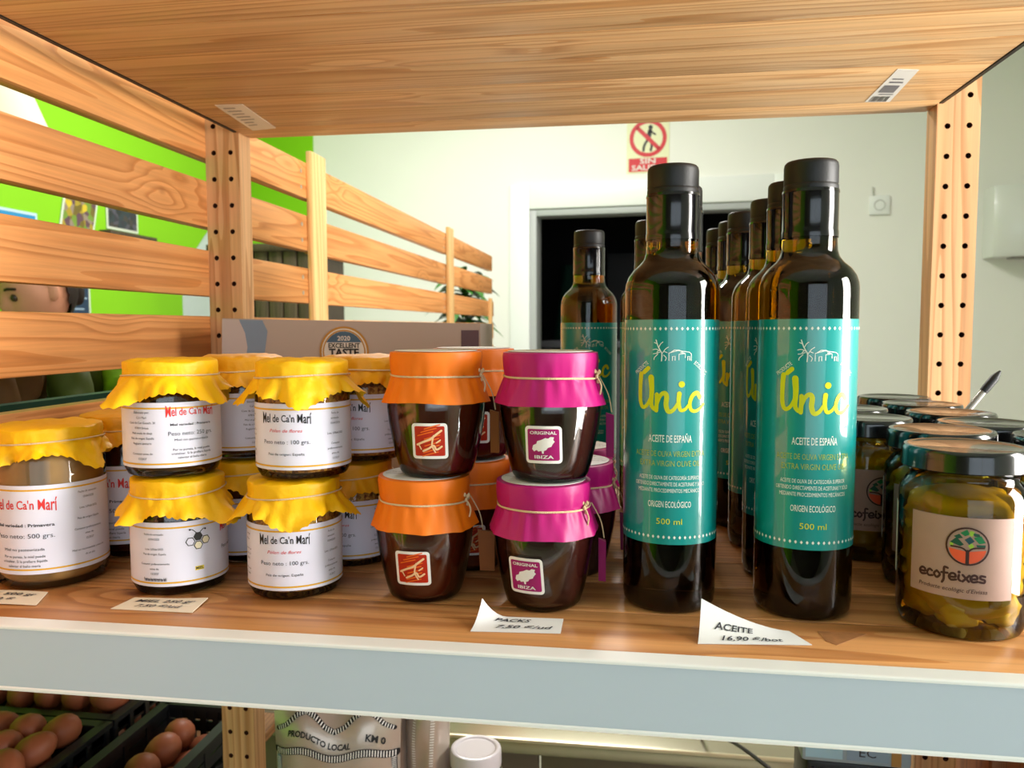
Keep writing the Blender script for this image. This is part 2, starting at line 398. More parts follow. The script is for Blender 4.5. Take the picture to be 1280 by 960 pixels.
# back wall with the door opening, in wall coordinates (local x = s, local -y = into the room)
D0, D1, DT = -.545, .66, .80
bm = bmesh.new()
box(bm, -2.6, D0, 0, .12, FZ, CZ); box(bm, D1, 2.4, 0, .12, FZ, CZ); box(bm, D0, D1, 0, .12, DT, CZ)
struct('wall_back', new_mesh('wall_back', bm, M_WHITE_WALL), PIV, (0, 0, WA))
bm = bmesh.new(); box(bm, -2.6, -1.765, -.012, 0, .45, CZ)
struct('trim_1', new_mesh('green_wall_field', bm, M_GREEN), PIV, (0, 0, WA))
M_FRAME = mat('white_door_frame', 'e4e6e4', .4)
dr = struct('door_1', None, PIV, (0, 0, WA))
bm = bmesh.new(); fwid = .105
box(bm, D0-fwid, D0+.0, -.022, .0, FZ, DT+.125, .004); box(bm, D1, D1+fwid, -.022, 0, FZ, DT+.125, .004); box(bm, D0, D1, -.022, 0, DT, DT+.125, .004)
struct('door_frame', new_mesh('door_frame', bm, M_FRAME), parent=dr)
bm = bmesh.new(); box(bm, D0, D0+.035, -.01, .12, FZ, DT, .002); box(bm, D1-.035, D1, -.01, .12, FZ, DT, .002); box(bm, D0+.035, D1-.035, -.01, .12, DT-.035, DT, .002)
struct('door_lining', new_mesh('door_lining', bm, mat('grey_door_lining', 'a9acac', .45)), parent=dr)
# dim store room beyond the door
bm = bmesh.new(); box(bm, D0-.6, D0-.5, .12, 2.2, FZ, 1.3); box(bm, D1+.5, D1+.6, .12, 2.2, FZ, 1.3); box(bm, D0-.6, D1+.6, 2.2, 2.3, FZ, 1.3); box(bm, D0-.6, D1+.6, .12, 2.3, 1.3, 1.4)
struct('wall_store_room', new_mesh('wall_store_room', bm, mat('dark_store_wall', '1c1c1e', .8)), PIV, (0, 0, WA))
# left wall: pale, with the big green painted field
struct('wall_left', box_mesh('wall_left', (-1.80, -1.66, -3.3, 4.1, FZ, CZ), mat('pale_blue_wall', 'c3d0cc', .75, vary=.02)))
bm = bmesh.new()
pts = [(-3.2, FZ), (3.10, FZ), (3.10, .36), (3.21, .56), (3.36, .69), (3.84, .95), (3.84, CZ), (-3.2, CZ)]
f = bm.faces.new([bm.verts.new((-1.66, y, z)) for y, z in pts])
r = bmesh.ops.extrude_face_region(bm, geom=[f])
for v in [g for g in r['geom'] if isinstance(g, bmesh.types.BMVert)]: v.co.x = -1.645
bmesh.ops.recalc_face_normals(bm, faces=bm.faces[:])
struct('trim_2', new_mesh('green_wall_field', bm, M_GREEN, None))
# right wall with glass door, front wall with shop window
bm = bmesh.new(); GY0, GY1, GZ1 = -.59, .31, 1.22
box(bm, 2.6, 2.72, -3.3, GY0, FZ, CZ); box(bm, 2.6, 2.72, GY1, 3.9, FZ, CZ); box(bm, 2.6, 2.72, GY0, GY1, GZ1, CZ)
struct('wall_right', new_mesh('wall_right', bm, M_WHITE_WALL))
d2 = struct('door_2', None, (2.64, 0, 0))
bm = bmesh.new(); box(bm, -.02, .02, GY0, GY0+.05, FZ, GZ1, .004); box(bm, -.02, .02, GY1-.05, GY1, FZ, GZ1, .004); box(bm, -.02, .02, GY0+.05, GY1-.05, GZ1-.05, GZ1, .004); box(bm, -.02, .02, GY0+.05, GY1-.05, FZ, FZ+.09, .004)
struct('door_frame', new_mesh('glass_door_frame', bm, M_FRAME), parent=d2)
struct('door_pane', box_mesh('glass_door_pane', (-.004, .004, GY0+.05, GY1-.05, FZ+.09, GZ1-.05), thin_glass('pane_glass', (.98, .99, .985))), parent=d2)
bm = bmesh.new(); WX0, WX1, WZ0, WZ1 = -.15, 2.55, -.42, 1.32
box(bm, -1.8, WX0, -3.3, -3.2, FZ, CZ); box(bm, WX1, 2.72, -3.3, -3.2, FZ, CZ); box(bm, WX0, WX1, -3.3, -3.2, FZ, WZ0); box(bm, WX0, WX1, -3.3, -3.2, WZ1, CZ)
struct('wall_front', new_mesh('wall_front', bm, mat('brown_grey_front_wall', '6c655c', .8, vary=.05)))
w1 = struct('window_1', None, (0, -3.25, 0))
bm = bmesh.new()
for x in (WX0, (WX0+WX1)/2-.03, WX1-.06): box(bm, x, x+.06, -.03, .03, WZ0, WZ1, .004)
for z in (WZ0, WZ1-.06): box(bm, WX0, WX1, -.025, .025, z, z+.06, .004)
struct('window_frame', new_mesh('window_frame', bm, M_FRAME), parent=w1)
struct('window_pane', box_mesh('window_pane', (WX0, WX1, -.004, .004, WZ0+.06, WZ1-.06), MATS['pane_glass']), parent=w1)
# unseen ceiling panel with glowing diffuser, added as fill for the back wall
t = thing('fill_lamp', 'flat white fill lamp panel added on the ceiling over the middle of the shop', 'lamp', (-.1, 2.2, CZ))
obj('fill_lamp_frame', box_mesh('fill_lamp_frame', (-.6, .6, -.3, .3, -.03, 0), M_FRAME, .004), t)
em_ = mat('fill_lamp_diffuser', 'ffffff', .5); em_.node_tree.nodes['Principled BSDF'].inputs['Emission Color'].default_value = (1, .97, .93, 1); em_.node_tree.nodes['Principled BSDF'].inputs['Emission Strength'].default_value = 3
obj('diffuser', box_mesh('diffuser', (-.57, .57, -.27, .27, -.034, -.0305), em_), t)

# wall sign
t = thing('exit_sign', 'cream and red prohibition sign reading SIN SALIDA on white wall', 'sign', W(.057, 1.095, .003), WA)
obj('sign_plate', box_mesh('sign_plate', (-.105, .105, 0, .003, -.135, .145), mat('sign_cream', 'dcdcb4', .5), 0), t)
M_SIGNRED = mat('sign_red', 'c41220', .45)
p = Print(); p.arc(0, .035, .072, .092, M_SIGNRED, n=40, lay=1)
p.stroke([(-.055, .09), (.055, -.02)], .02, M_SIGNRED, 2, False)
p.disc(.012, .088, .011, M_INK); p.stroke([(.01, .07), (.0, .03)], .022, M_INK, 1, False)
p.stroke([(.0, .03), (-.018, .0), (-.022, -.025)], .012, M_INK); p.stroke([(.004, .03), (.018, .005), (.014, -.025)], .012, M_INK)
p.stroke([(.012, .068), (.035, .052)], .009, M_INK, 1, False)
p.rect(-.095, .095, -.128, -.062, M_SIGNRED)
p.fit('SIN', 0, -.078, .075, .025, M_MEDALW, lay=2, bold=.02); p.fit('SALIDA', 0, -.11, .16, .025, M_MEDALW, lay=2, bold=.02)
obj('sign_print', p.mesh('sign_print', plane((0, -.0004, 0), (1, 0, 0), (0, 0, 1)), lift=.0003), t)
# socket
t = thing('wall_socket', 'small white square wall socket right of the doorway', 'socket', W(1.135, .76, 0), WA)
obj('socket_plate', box_mesh('socket_plate', (-.045, .045, -.012, 0, -.045, .045), M_FRAME, .004), t)
bm = bmesh.new(); lathe(bm, [(.026, 0), (.026, .004), (.021, .004), (.019, -.008), (0, -.008)], 24)
obj('socket_ring', new_mesh('socket_ring', bm, mat('socket_grey', 'c9cac6', .5)), t, (0, -.0115, 0), (R(90), 0, 0))
bm = bmesh.new(); lathe(bm, [(.0035, 0), (.0035, .002), (0, .002)], 10); g0 = new_mesh('socket_hole', bm, M_INK)
for s in (-1, 1): obj('pin_hole', g0, t, (s*.0095, -.0055, 0), (R(90), 0, 0))
bm = bmesh.new(); tube(bm, [(-.028, -.006, .045), (-.03, -.006, .085)], .003, 6)
obj('cable_stub', new_mesh('cable_stub', bm, mat('cable_grey', 'b0b0aa', .5)), t)
# paper dispenser
t = thing('paper_dispenser', 'white plastic hand towel dispenser on the wall at right edge', 'dispenser', W(1.755, .50, 0), WA)
bm = bmesh.new()
def disp(a, b):
    return None
prof = [(-.175, 0), (-.175, -.07), (-.165, -.11), (-.13, -.135), (0, -.145), (.13, -.135), (.165, -.11), (.175, -.07), (.175, 0)]
def sec(z, k): return [bm.verts.new((x*(1-.02*k), y*(1-.25*k), z)) for x, y in prof]
S = [sec(0, .35), sec(.02, 0), sec(.18, 0), sec(.29, .25), sec(.315, .6)]
for a, b in zip(S, S[1:]):
    for i in range(len(a)-1): bm.faces.new((a[i], a[i+1], b[i+1], b[i]))
bm.faces.new(S[0]); bm.faces.new(list(reversed(S[-1]))); bmesh.ops.recalc_face_normals(bm, faces=bm.faces[:])
obj('cover', new_mesh('dispenser_cover', bm, mat('dispenser_white', 'd6d8d4', .35, coat=.2), 40), t)
bm = bmesh.new(); box(bm, -.08, .10, -.10, -.02, -.006, .001, .002); obj('paper_slot', new_mesh('paper_slot', bm, mat('slot_grey', '8a8682', .5)), t)
bm = bmesh.new(); box(bm, -.02, .03, -.003, .003, -.004, .004, .001); obj('latch', new_mesh('latch', bm, M_GREYINK), t, (-.02, -.146, .10), (0, R(-8), 0))
bm = bmesh.new(); blob(bm, (0, 0, 0), (.012, .008, .006), 1, 0, 1); obj('lock_button', new_mesh('lock_button', bm, M_GREYINK), t, (-.075, -.118, .006))

# ------------------------------------------------------------------ the shelving unit
SW, SD, SH, PW, PD = .80, .495, .431, .044, .030
unit = thing('shelving_unit', 'pine shelving unit with drilled posts, white front rail and wide shelves', 'shelf', (0, 0, 0))
def post_mesh():
    bm = bmesh.new(); z0 = FZ; rows = 58; ph = .032; hx = .0118
    zb = .408-ph*.5-ph*52; hr = .0031; NS = 12
    top = .62
    def ring(cx, cz):
        h = [bm.verts.new((cx+hr*cos(2*pi*k/NS+pi/12), 0, cz+hr*sin(2*pi*k/NS+pi/12))) for k in range(NS)]
        hb = [bm.verts.new((cx+hr*cos(2*pi*k/NS+pi/12), .012, cz+hr*sin(2*pi*k/NS+pi/12))) for k in range(NS)]
        o = []
        for k in range(NS):
            a = 2*pi*k/NS+pi/12; c, s = cos(a), sin(a); q = min(.011/max(abs(c), 1e-6), .016/max(abs(s), 1e-6))
            o.append(bm.verts.new((cx+c*q, 0, cz+s*q)))
        for k in range(NS):
            j = (k+1) % NS
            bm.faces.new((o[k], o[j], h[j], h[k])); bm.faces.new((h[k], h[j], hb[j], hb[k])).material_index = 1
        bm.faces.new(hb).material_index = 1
        for sx in (-1, 1):                      # cell corners
            for sz in (-1, 1):
                cv = bm.verts.new((cx+sx*.011, 0, cz+sz*.016))
                e = sorted(o, key=lambda v: (v.co-cv.co).length)[:2]; bm.faces.new((cv, e[0], e[1]))
    zs = [.408-ph*k for k in range(-6, 51)]
    for z in zs:
        for s in (-1, 1): ring(s*.011, z)
    lo, hi = min(zs)-.016, max(zs)+.016
    x = .022; c = .002
    def quad(a): bm.faces.new([bm.verts.new(p) for p in a])
    quad([(-x, 0, z0), (x, 0, z0), (x, 0, lo), (-x, 0, lo)]); quad([(-x, 0, hi), (x, 0, hi), (x, 0, top), (-x, 0, top)])
    bmesh.ops.remove_doubles(bm, verts=bm.verts[:], dist=1e-5)
    quad([(-x, PD, z0), (x, PD, z0), (x, PD, top), (-x, PD, top)])
    for s in (-1, 1): quad([(s*x, 0, z0), (s*x, PD, z0), (s*x, PD, top), (s*x, 0, top)])
    quad([(-x, 0, top), (x, 0, top), (x, PD, top), (-x, PD, top)]); quad([(-x, 0, z0), (x, 0, z0), (x, PD, z0), (-x, PD, z0)])
    bmesh.ops.recalc_face_normals(bm, faces=bm.faces[:])
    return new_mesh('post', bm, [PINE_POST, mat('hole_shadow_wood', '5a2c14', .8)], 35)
pm = post_mesh()
for x, y, m in ((-PW/2, SD-PD, pm), (SW+PW/2, SD-PD, pm)):
    obj('post', m, unit, (x, y, 0))
edges = [0, .066, .128, .193, .257, .322, .386, .447, SD]
def plank_mesh(i, w, m):
    bm = bmesh.new(); box(bm, .0008, SW-.0008, .0004, w-.0004, -.018, 0, .0007)
    return new_mesh('plank', bm, m, 35)
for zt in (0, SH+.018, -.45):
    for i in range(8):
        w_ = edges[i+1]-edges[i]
        obj('plank', cached(('plank', round(w_, 4), zt > .1), lambda: plank_mesh(i, w_, PINE_TOP_LIT if zt > .1 else PINE_SHELF)), unit, (0, edges[i], zt))
    for s in (0, 1):
        x = -.0 if s == 0 else SW
        obj('side_rail', cached('side_rail', lambda: box_mesh('side_rail', (0, .004, .005, SD-.035, -.0185, .0005), M_BLACKSTEEL)), unit, (x-.004 if s == 0 else x, 0, zt))
# front rail: pale steel facia with rolled lips
bm = bmesh.new()
box(bm, -.044, .844, -.014, -.0005, -.0425, -.0012)
obj('front_rail', new_mesh('front_rail', bm, M_RAIL), unit)
bm = bmesh.new()
tube(bm, [(-.044, -.0135, -.0012), (.844, -.0135, -.0012)], .0014, 10); box(bm, -.044, .844, -.0135, -.0005, -.0014, .0002)
obj('rail_lip', new_mesh('rail_lip', bm, M_LIP), unit)
bm = bmesh.new()
tube(bm, [(-.044, -.013, -.0425), (.844, -.013, -.0425)], .0018, 10)
obj('rail_lip', new_mesh('rail_lip_low', bm, M_LIP), unit)
# stickers under the upper shelf
def under_sticker(pts, m, label, marks):
    bm = bmesh.new(); vs = [bm.verts.new((x, y, SH-.0004)) for x, y in pts]; bm.faces.new(vs)
    r = bmesh.ops.extrude_face_region(bm, geom=bm.faces[:])
    for v in [g for g in r['geom'] if isinstance(g, bmesh.types.BMVert)]: v.co.z = SH-.0001
    bmesh.ops.recalc_face_normals(bm, faces=bm.faces[:])
    o = obj('sticker', new_mesh('sticker', bm, m), unit, label=label)
    a, b, c, d = [Vector((x, y, 0)) for x, y in pts]
    p = marks()
    fn = lambda u, v, l: ((a*(1-u)+b*u)*(1-v)+(d*(1-u)+c*u)*v)+Vector((0, 0, SH-.0005-l))
    obj('sticker_print', p.mesh('sticker_print', fn), o)
def mk1():
    p = Print(); g = mat('pale_grey_print', 'a79a8c', .5); random.seed(3)
    for k in range(7): p.rect(.15, .5+.3*random.random(), .1+.11*k, .14+.11*k, g)
    return p
def mk2():
    p = Print(); g = mat('grey_print', '77747a', .5)
    p.rect(.15, .8, .32, .55, g); p.rect(.2, .8, .62, .66, g); p.rect(.2, .7, .72, .75, g)
    for k in range(9): p.rect(.12+.08*k, .12+.08*k+(.05 if k % 3 else .03), .02, .2, M_INK)
    p.rect(.25, .85, .25, .28, g)
    return p
under_sticker([(.0347, .345), (.0655, .3467), (.0559, .4492), (.0233, .4558)], mat('sticker_beige', 'e2d4c0', .4), 'pale beige sticker under the left of the upper shelf', mk1)
under_sticker([(.7192, .4405), (.7453, .4446), (.7385, .3367), (.7179, .3312)], M_WHITE, 'white barcode sticker under the right of the upper shelf', mk2)

# ------------------------------------------------------------------ slatted fence along the left
fence = thing('slatted_fence', 'long pine fence of horizontal slats running back along the left', 'fence', (-.053, 0, 0))
random.seed(11)
for a, b in ((-.42, .805), (.808, 1.80), (1.803, 2.54)):
    for k in range(6):
        z = .402-.0838*k + (random.random()-.5)*.004
        L_ = b-a-random.random()*.004
        e = .012*(k >= 2) if b > 2 else 0
        bm = bmesh.new(); box(bm, -.009, .009, 0, L_+e*2.2, 0, .0565, .0012)
        obj('slat', new_mesh('slat', bm, PINE_SLAT), fence, (0+(random.random()-.5)*.001, a, z))
for y in (.775, 1.765):
    obj('cleat', cached('cleat', lambda: box_mesh('cleat', (.0092, .019, 0, .062, -.1, .477), wood('pine_cleat', 'f2c88a', 'e6b06e', '9a6a3a', 'Z', .45, .4, .05), .0012)), fence, (0, y, 0))
obj('cleat', cached('cleat_end', lambda: box_mesh('cleat_end', (.0092, .019, 0, .035, -.1, .30), MATS['pine_cleat'], .0012)), fence, (0, 2.45, 0))
for y in (-.36, 2.49):
    obj('fence_post', cached(('fpost', y > 1), lambda: box_mesh('fence_post', (-.052, -.0095, -.02, .02, FZ, .44 if y < 1 else .03), PINE_POST, .0015)), fence, (0, y, 0))
bm = bmesh.new(); lathe(bm, [(.0035, -.001), (.0035, .0006), (.002, .001), (0, .001)], 10); scr = new_mesh('screw', bm, mat('screw_zinc', 'd8d2c4', .3, metal=.8))
for y in (.755, 1.745):
    for k in range(4):
        for dz in (.015, .04): obj('screw', scr, fence, (.0092, y, .402-.0838*k+dz), (0, R(90), 0))

# ------------------------------------------------------------------ covers of cloth or paper over the lids
def cover_mesh(rl, zt, zs, kind, seed, zig=False):
    rnd = random.Random(seed); bm = bmesh.new()
    NT = 144 if kind == 'square' else 120
    ph = [rnd.random()*6.28 for _ in range(6)]
    rotq = 0
    def nz(a, b, f=1): return noise.noise(Vector((cos(a)*f, sin(a)*f, b+seed*2.3)))
    def skirt(a):
        if kind == 'square':
            q = abs(cos(a-rotq))**5+abs(sin(a-rotq))**5
            d = (.0605+.003*nz(a, 9, 1.2))/(q**.2)
            L_ = max(.010, d-rl-(zt-zs)-.001)*.92
            if zig: L_ += .0011*(abs(((a*46/pi) % 2)-1)-.5)*2
            return L_
        return .0185+.0016*nz(a, 4, 1.3)
    rows = [('top', q) for q in (0.0, .3, .6, .85, .95, 1.0)]+[('side', q) for q in (.12, .35, .6, .85, 1.0)]+[('skirt', q) for q in (.08, .2, .35, .5, .65, .8, .92, 1.0)]
    V = []
    for typ, q in rows:
        ring = []
        for i in range(NT):
            a = 2*pi*i/NT
            if typ == 'top':
                if kind == 'square': r = rl*q*.985; z = zt+.0008*(1-q)+.0014*nz(a, q*2, 3)*q-.0016*max(0, q-.85)/.15
                else: r = rl*q*.985; z = zt+.0002*nz(a, q, 2)*q-.0006*max(0, q-.9)/.1
            elif typ == 'side':
                crease = .0009*nz(a, 2, 5)*q+.0012*(abs(nz(a+q*.5, 14, 4))-.2)*sin(pi*q)*(kind == 'square')+.0009*(abs(sin(9*a+ph[0]))**6)*q*(.5+nz(a, 6, 2))
                if kind == 'square': r = rl*(1.0-.015*q)+crease
                else: r = rl*(1.0-.05*q*q)+crease
                z = zt-.0016-(zt-zs-.0016)*q+.0005*nz(a, 7, 3)*q
            else:
                L_ = skirt(a)
                if kind == 'square':
                    fl = .42+.25*nz(a, 3, 1.6)
                    fl = .55+.45*nz(a, 3, 1.6)
                    out = fl*L_*q+.0035*q*(abs(nz(a, 12+q, 4))*2-.5)
                    out += .0042*q*(sin(7*a+ph[1])*.6+sin(11*a+ph[2])*.5+nz(a, 5, 3))*min(1, q*1.5)
                    r = rl*.985+.0008*sin(18*a+ph[3])*(1-q)+max(out, -.0002+.0012*q)
                    z = zs-L_*q*(.84+.16*nz(a, 8, 2))+.002*q*q*sin(5*a+ph[4])
                else:
                    out = .0062*q**.9+.0011*q*sin(8*a+ph[1])*nz(a, 5, 2)+.0006*(1-q)*sin(22*a+ph[2])
                    out += .0016*q*abs(sin(4.5*a+ph[3]))**10
                    r = rl*.952+out; z = zs-L_*q
            ring.append(Vector((r*cos(a), r*sin(a), z)))
        V.append(ring)
    c = bm.verts.new((0, 0, zt+(.0008 if kind == 'square' else 0)))
    BV = []
    for ring in V[1:]: BV.append([bm.verts.new(p) for p in ring])
    for i in range(NT): bm.faces.new((c, BV[0][i], BV[0][(i+1) % NT]))
    for A, B in zip(BV, BV[1:]):
        for i in range(NT): bm.faces.new((A[i], B[i], B[(i+1) % NT], A[(i+1) % NT]))
    return bm
def cover(key, rl, zt, zs, kind, seed, m, zig=False):
    def mk():
        me = new_mesh('cover', cover_mesh(rl, zt, zs, kind, seed, zig), m, 50); return me
    return cached(('cover', key, seed, m.name), mk)
def twine_mesh(rl, zs, seed, knot=None, r=.0006):
    rnd = random.Random(seed); bm = bmesh.new(); n = 64
    pts = [((rl+.0007+.0003*sin(7*a+seed))*cos(a), (rl+.0007+.0003*sin(7*a+seed))*sin(a), zs+.0010*sin(a+seed)+.0006*sin(2*a+seed*2)) for a in [2*pi*i/n for i in range(n)]]
    tube(bm, pts, r, 6, closed=True)
    if knot is not None:
        k = Vector(((rl+.002)*cos(knot), (rl+.002)*sin(knot), zs))
        for j in range(5): blob(bm, k+Vector((rnd.uniform(-.0015, .0015), rnd.uniform(-.0015, .0015), rnd.uniform(-.004, .004))), (.0013, .0013, .0018), j+seed, .3, 1)
        o = Vector((cos(knot), sin(knot), 0))
        tube(bm, spline([k, k+o*.003+Vector((0, 0, -.006)), k+o*.002+Vector((0, 0, -.012))]), r*.9, 5)
    return new_mesh('twine', bm, M_TWINE, 60)

# ------------------------------------------------------------------ honey jars
RH, RA = .0340, .0386
def title_warp(q, x, y): return (x, y*(1.0+.75*q*q)-.02*q)
def side_text(p, u, z0, lines, h=.0016, dz=.0034, m=None, w=.03):
    for i, s in enumerate(lines):
        if s: p.text(s, u, z0-dz*i, h/.7, m or M_GREYINK, sx=.92)
def stripes(p, u0, u1, z0, z1):
    for z in (z0, z1): p.rect(u0, u1, z-.0006, z+.0006, M_GOLD)
def title(p, u, v, w, h, m): p.fit("Mel de Ca'n Marí", u, v, w, h, m, warp=title_warp, bold=.012, res=3)
DATES = ['Fecha de envasado:', '15/04/2025', '', 'Lote: L05abr2025', '', 'País de origen: España', '', 'Consumir preferentemente', 'antes de:', '12/2027']
def print_500():
    p = Print(); stripes(p, -.085, .085, .0165, .0755)
    for du in (0, .115, -.115):
        title(p, -.021+du, .0645, .048, .0062, M_REDINK)
        p.fit('Miel variedad : Primavera', -.021+du, .0495, .044, .0023, M_INK, bold=.02)
        p.fit('Peso neto: 500 grs.', -.021+du, .0415, .044, .0034, M_GREYINK)
        p.fit('Miel no pasteurizada', -.021+du, .0315, .030, .0021, M_GREYINK)
        for i, s in enumerate(('Por su pureza, la miel puede', 'cristalizar. Si la prefiere líquida', 'calentar al baño maría')): p.text(s, -.021+du, .0263-.0035*i, .0027, M_INK)
    side_text(p, .026, .071, DATES+['', 'Miel no recomendada a menores', 'de un año'], .0016, .0040)
    return p
def print_250():
    p = Print(); stripes(p, -.075, .075, .0105, .0505)
    for du in (0, .1):
        title(p, .0135+du, .0475, .036, .0048, M_REDINK)
        p.fit('Miel variedad : Primavera', .0135+du, .0385, .030, .0017, M_INK, bold=.015)
        p.fit('Peso neto: 250 grs.', .0135+du, .032, .033, .0029, M_GREYINK)
        p.fit('Miel no pasteurizada', .0135+du, .0275, .025, .0017, M_GREYINK)
        for i, s in enumerate(('Por su pureza, la miel puede', 'cristalizar. Si la prefiere líquida', 'calentar al baño maría')): p.text(s, .0135+du, .0205-.0029*i, .0024, M_INK)
    side_text(p, -.022, .0475, ['Elaborado por:', "Ca'n Marí", 'Camí de Can Guasch, 20', '07810 Eivissa', 'Miel cruda de abeja', 'País de origen: España', 'Registro sanitario', '', 'Consumir antes de:', '12/2027'], .0016, .0037, M_INK)
    return p
def print_bee():
    p = Print(); stripes(p, -.075, .075, .0105, .0505)
    side_text(p, -.0185, .046, ['Fecha de envasado:', '15/04/2025', '', 'Lote: L05abr2025', 'País de origen: España', '', 'Consumir preferentemente', 'antes de:', '12/2027', 'Punto de almacén: 141'], .0015, .0036, M_INK)
    u, v, h = .0125, .036, .0032
    for du, dv, fill in ((0, 0, M_HONEYCOMB), (-.0056, .0032, M_PAPER), (.0056, .0032, M_HONEYCOMB), (0, .0064, M_INK)):
        hexa = lambda r: [(u+du+r*cos(pi*k/3), v+dv+r*sin(pi*k/3)) for k in range(6)]
        p.poly(hexa(h*1.08), M_INK, 1); p.poly(hexa(h*.86), fill, 2)
    p.stroke([(u-.001, v+.0090), (u-.004, v+.0118), (u-.0058, v+.012)], .0006, M_INK); p.stroke([(u+.001, v+.0090), (u+.004, v+.0115), (u+.0055, v+.0112)], .0006, M_INK)
    p.disc(u-.0058, v+.012, .0007, M_INK); p.disc(u+.0055, v+.0112, .0007, M_INK)
    p.rect(.0098, .0162, .0175, .0205, M_BADGE); p.text('MIEL', .013, .019, .0028, M_INK, lay=2, bold=.02)
    for i in range(22): p.rect(-.027+i*.0008, -.027+i*.0008+(.0005 if i % 3 else .0003), .0118, .0135, M_INK)
    for du in (.05, -.065): title(p, du, .0455, .036, .0048, M_REDINK); p.fit('Peso neto: 250 grs.', du, .030, .033, .0029, M_GREYINK)
    return p
def print_pollen():
    p = Print(); stripes(p, -.075, .075, .0105, .0505); u = -.0085
    for du in (0, .105):
        title(p, u+du, .0440, .037, .0048, M_INK)
        p.fit('Pólen de flores', u+du, .0355, .024, .0023, M_REDINK, shear=.3)
        p.fit('Peso neto : 100 grs.', u+du, .0275, .035, .0029, M_GREYINK)
        p.fit('País de origen: España', u+du, .019, .027, .0018, M_INK)
    side_text(p, .0285, .047, ['Fecha de', 'envasado:', '15/04/2025', '', 'Lote: L05abr2025', '', 'Consumir', 'preferentemente', 'antes de:', '12/2027'], .0015, .0036)
    side_text(p, -.043, .046, ["Ca'n Marí", 'Eivissa', '', 'Camí de Can', 'Guasch, 20', '07810', '', 'Miel cruda', 'de abeja'], .0015, .0036)
    return p
PRN = {'500': print_500, '250': print_250, 'bee': print_bee, 'pollen': print_pollen}
honey_jars = []
def honey_jar(x, y, z, kind, content, seed, label, group=None, rz=None, dr=0, cloth=M_YELLOW, cr=.3):
    big = kind == '500'
    Rj = RA if big else RH; H = .1220 if big else .0855; zl = H-.0030
    zs = H-.0125; rl = .0375 if big else .0333
    t = thing('honey_jar', label, 'jar', (x, y, z), (face_cam(x, y) if rz is None else rz)+dr, group)
    def glass():
        bm = bmesh.new(); k = zl-.012
        lathe(bm, [(0, .0015), (Rj*.6, .0012), (Rj*.80, 0), (Rj*.92, .0012), (Rj-.0006, .0055), (Rj, .009), (Rj, k-.012), (Rj-.0012, k-.007), (Rj-.0045, k-.002), (Rj-.006, k), (Rj-.006, zl-.001)], 56, cap0=False, cap1=False)
        return new_mesh('jar_glass', bm, M_JARGLASS, 40)
    obj('glass', cached(('hg', big), glass), t)
    def fill():
        bm = bmesh.new(); k = zl-.012
        lathe(bm, [(0, .0045), (Rj*.80, .0045), (Rj-.0045, .007), (Rj-.002, .0105), (Rj-.0018, k-.013), (Rj-.003, k-.008), (Rj-.008, k-.002), (0, k-.002)], 48, cap0=False, cap1=False)
        return new_mesh('honey', bm, content, 40)
    obj('honey' if kind != 'pollen' else 'pollen', cached(('hf', big, content.name), fill), t)
    def lid():
        bm = bmesh.new(); lathe(bm, [(rl-.0012, zl-.012), (rl-.001, zl-.002), (rl-.003, zl), (0, zl)], 40, cap0=True, cap1=False)
        return new_mesh('lid', bm, mat('gold_lid', 'c79a3a', .3, metal=.8), 40)
    obj('lid', cached(('hl', big), lid), t)
    obj('cloth_cover', cover(('h', big), rl, H-.0008, zs, 'square', seed, cloth, True), t, rot=(0, 0, cr))
    obj('twine', cached(('ht', big, seed % 3), lambda: twine_mesh(rl, zs, seed % 3+1, None)), t)
    z0, z1 = (.0130, .0790) if big else (.0078, .0545)
    lb = obj('paper_label', cached(('hp', big), lambda: cyl_paper('paper_label', Rj+.0002, -Rj*2.75, Rj*2.75, z0, z1, M_PAPER, 40)), t)
    obj('lettering', cached(('hx', kind), lambda: PRN[kind]().mesh('lettering', cyl(Rj+.0004), .004)), lb)
    honey_jars.append(t); return t
ZH = .0863
honey_jar(.030, .0855, 0, '500', M_HONEY_CREAM, 4, 'large 500 gram jar of pale creamed honey at far left of the front row', cr=-.1)
honey_jar(.1375, .0842, 0, 'bee', M_HONEY_RED, 6, 'small honey jar with honeycomb drawing on its label, bottom of the left stack', cr=-.12)
honey_jar(.1345, .0842, ZH, '250', M_HONEY_RED, 8, 'dark honey jar reading 250 grs, on top of the jar with honeycomb drawing', cr=-.18)
honey_jar(.2285, .0875, 0, 'pollen', M_POLLEN, 10, 'pollen jar with brown granules at its base, bottom of the front pollen stack', cr=.8)
honey_jar(.2365, .0885, ZH, 'pollen', M_POLLEN, 13, 'pollen jar with yellow cloth cover, top of the front pollen stack', dr=-.14, cr=.95)
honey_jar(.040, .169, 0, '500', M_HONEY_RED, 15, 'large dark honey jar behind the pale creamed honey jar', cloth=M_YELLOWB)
honey_jar(.150, .166, 0, '250', M_HONEY_RED, 17, 'dark honey jar in the second row, under another jar, behind the honeycomb label jar', dr=.9)
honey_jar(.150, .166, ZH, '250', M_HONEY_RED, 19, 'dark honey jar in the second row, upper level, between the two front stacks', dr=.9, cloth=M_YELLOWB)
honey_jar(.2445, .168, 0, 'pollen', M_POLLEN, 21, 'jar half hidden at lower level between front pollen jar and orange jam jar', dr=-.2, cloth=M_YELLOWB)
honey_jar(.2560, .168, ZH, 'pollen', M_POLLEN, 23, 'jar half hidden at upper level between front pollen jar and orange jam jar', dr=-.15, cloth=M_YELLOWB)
honey_jar(.335, .257, 0, '500', M_HONEY_CREAM, 25, 'honey jar glimpsed through the gap between orange and magenta topped jam jars', cloth=M_YELLOW)

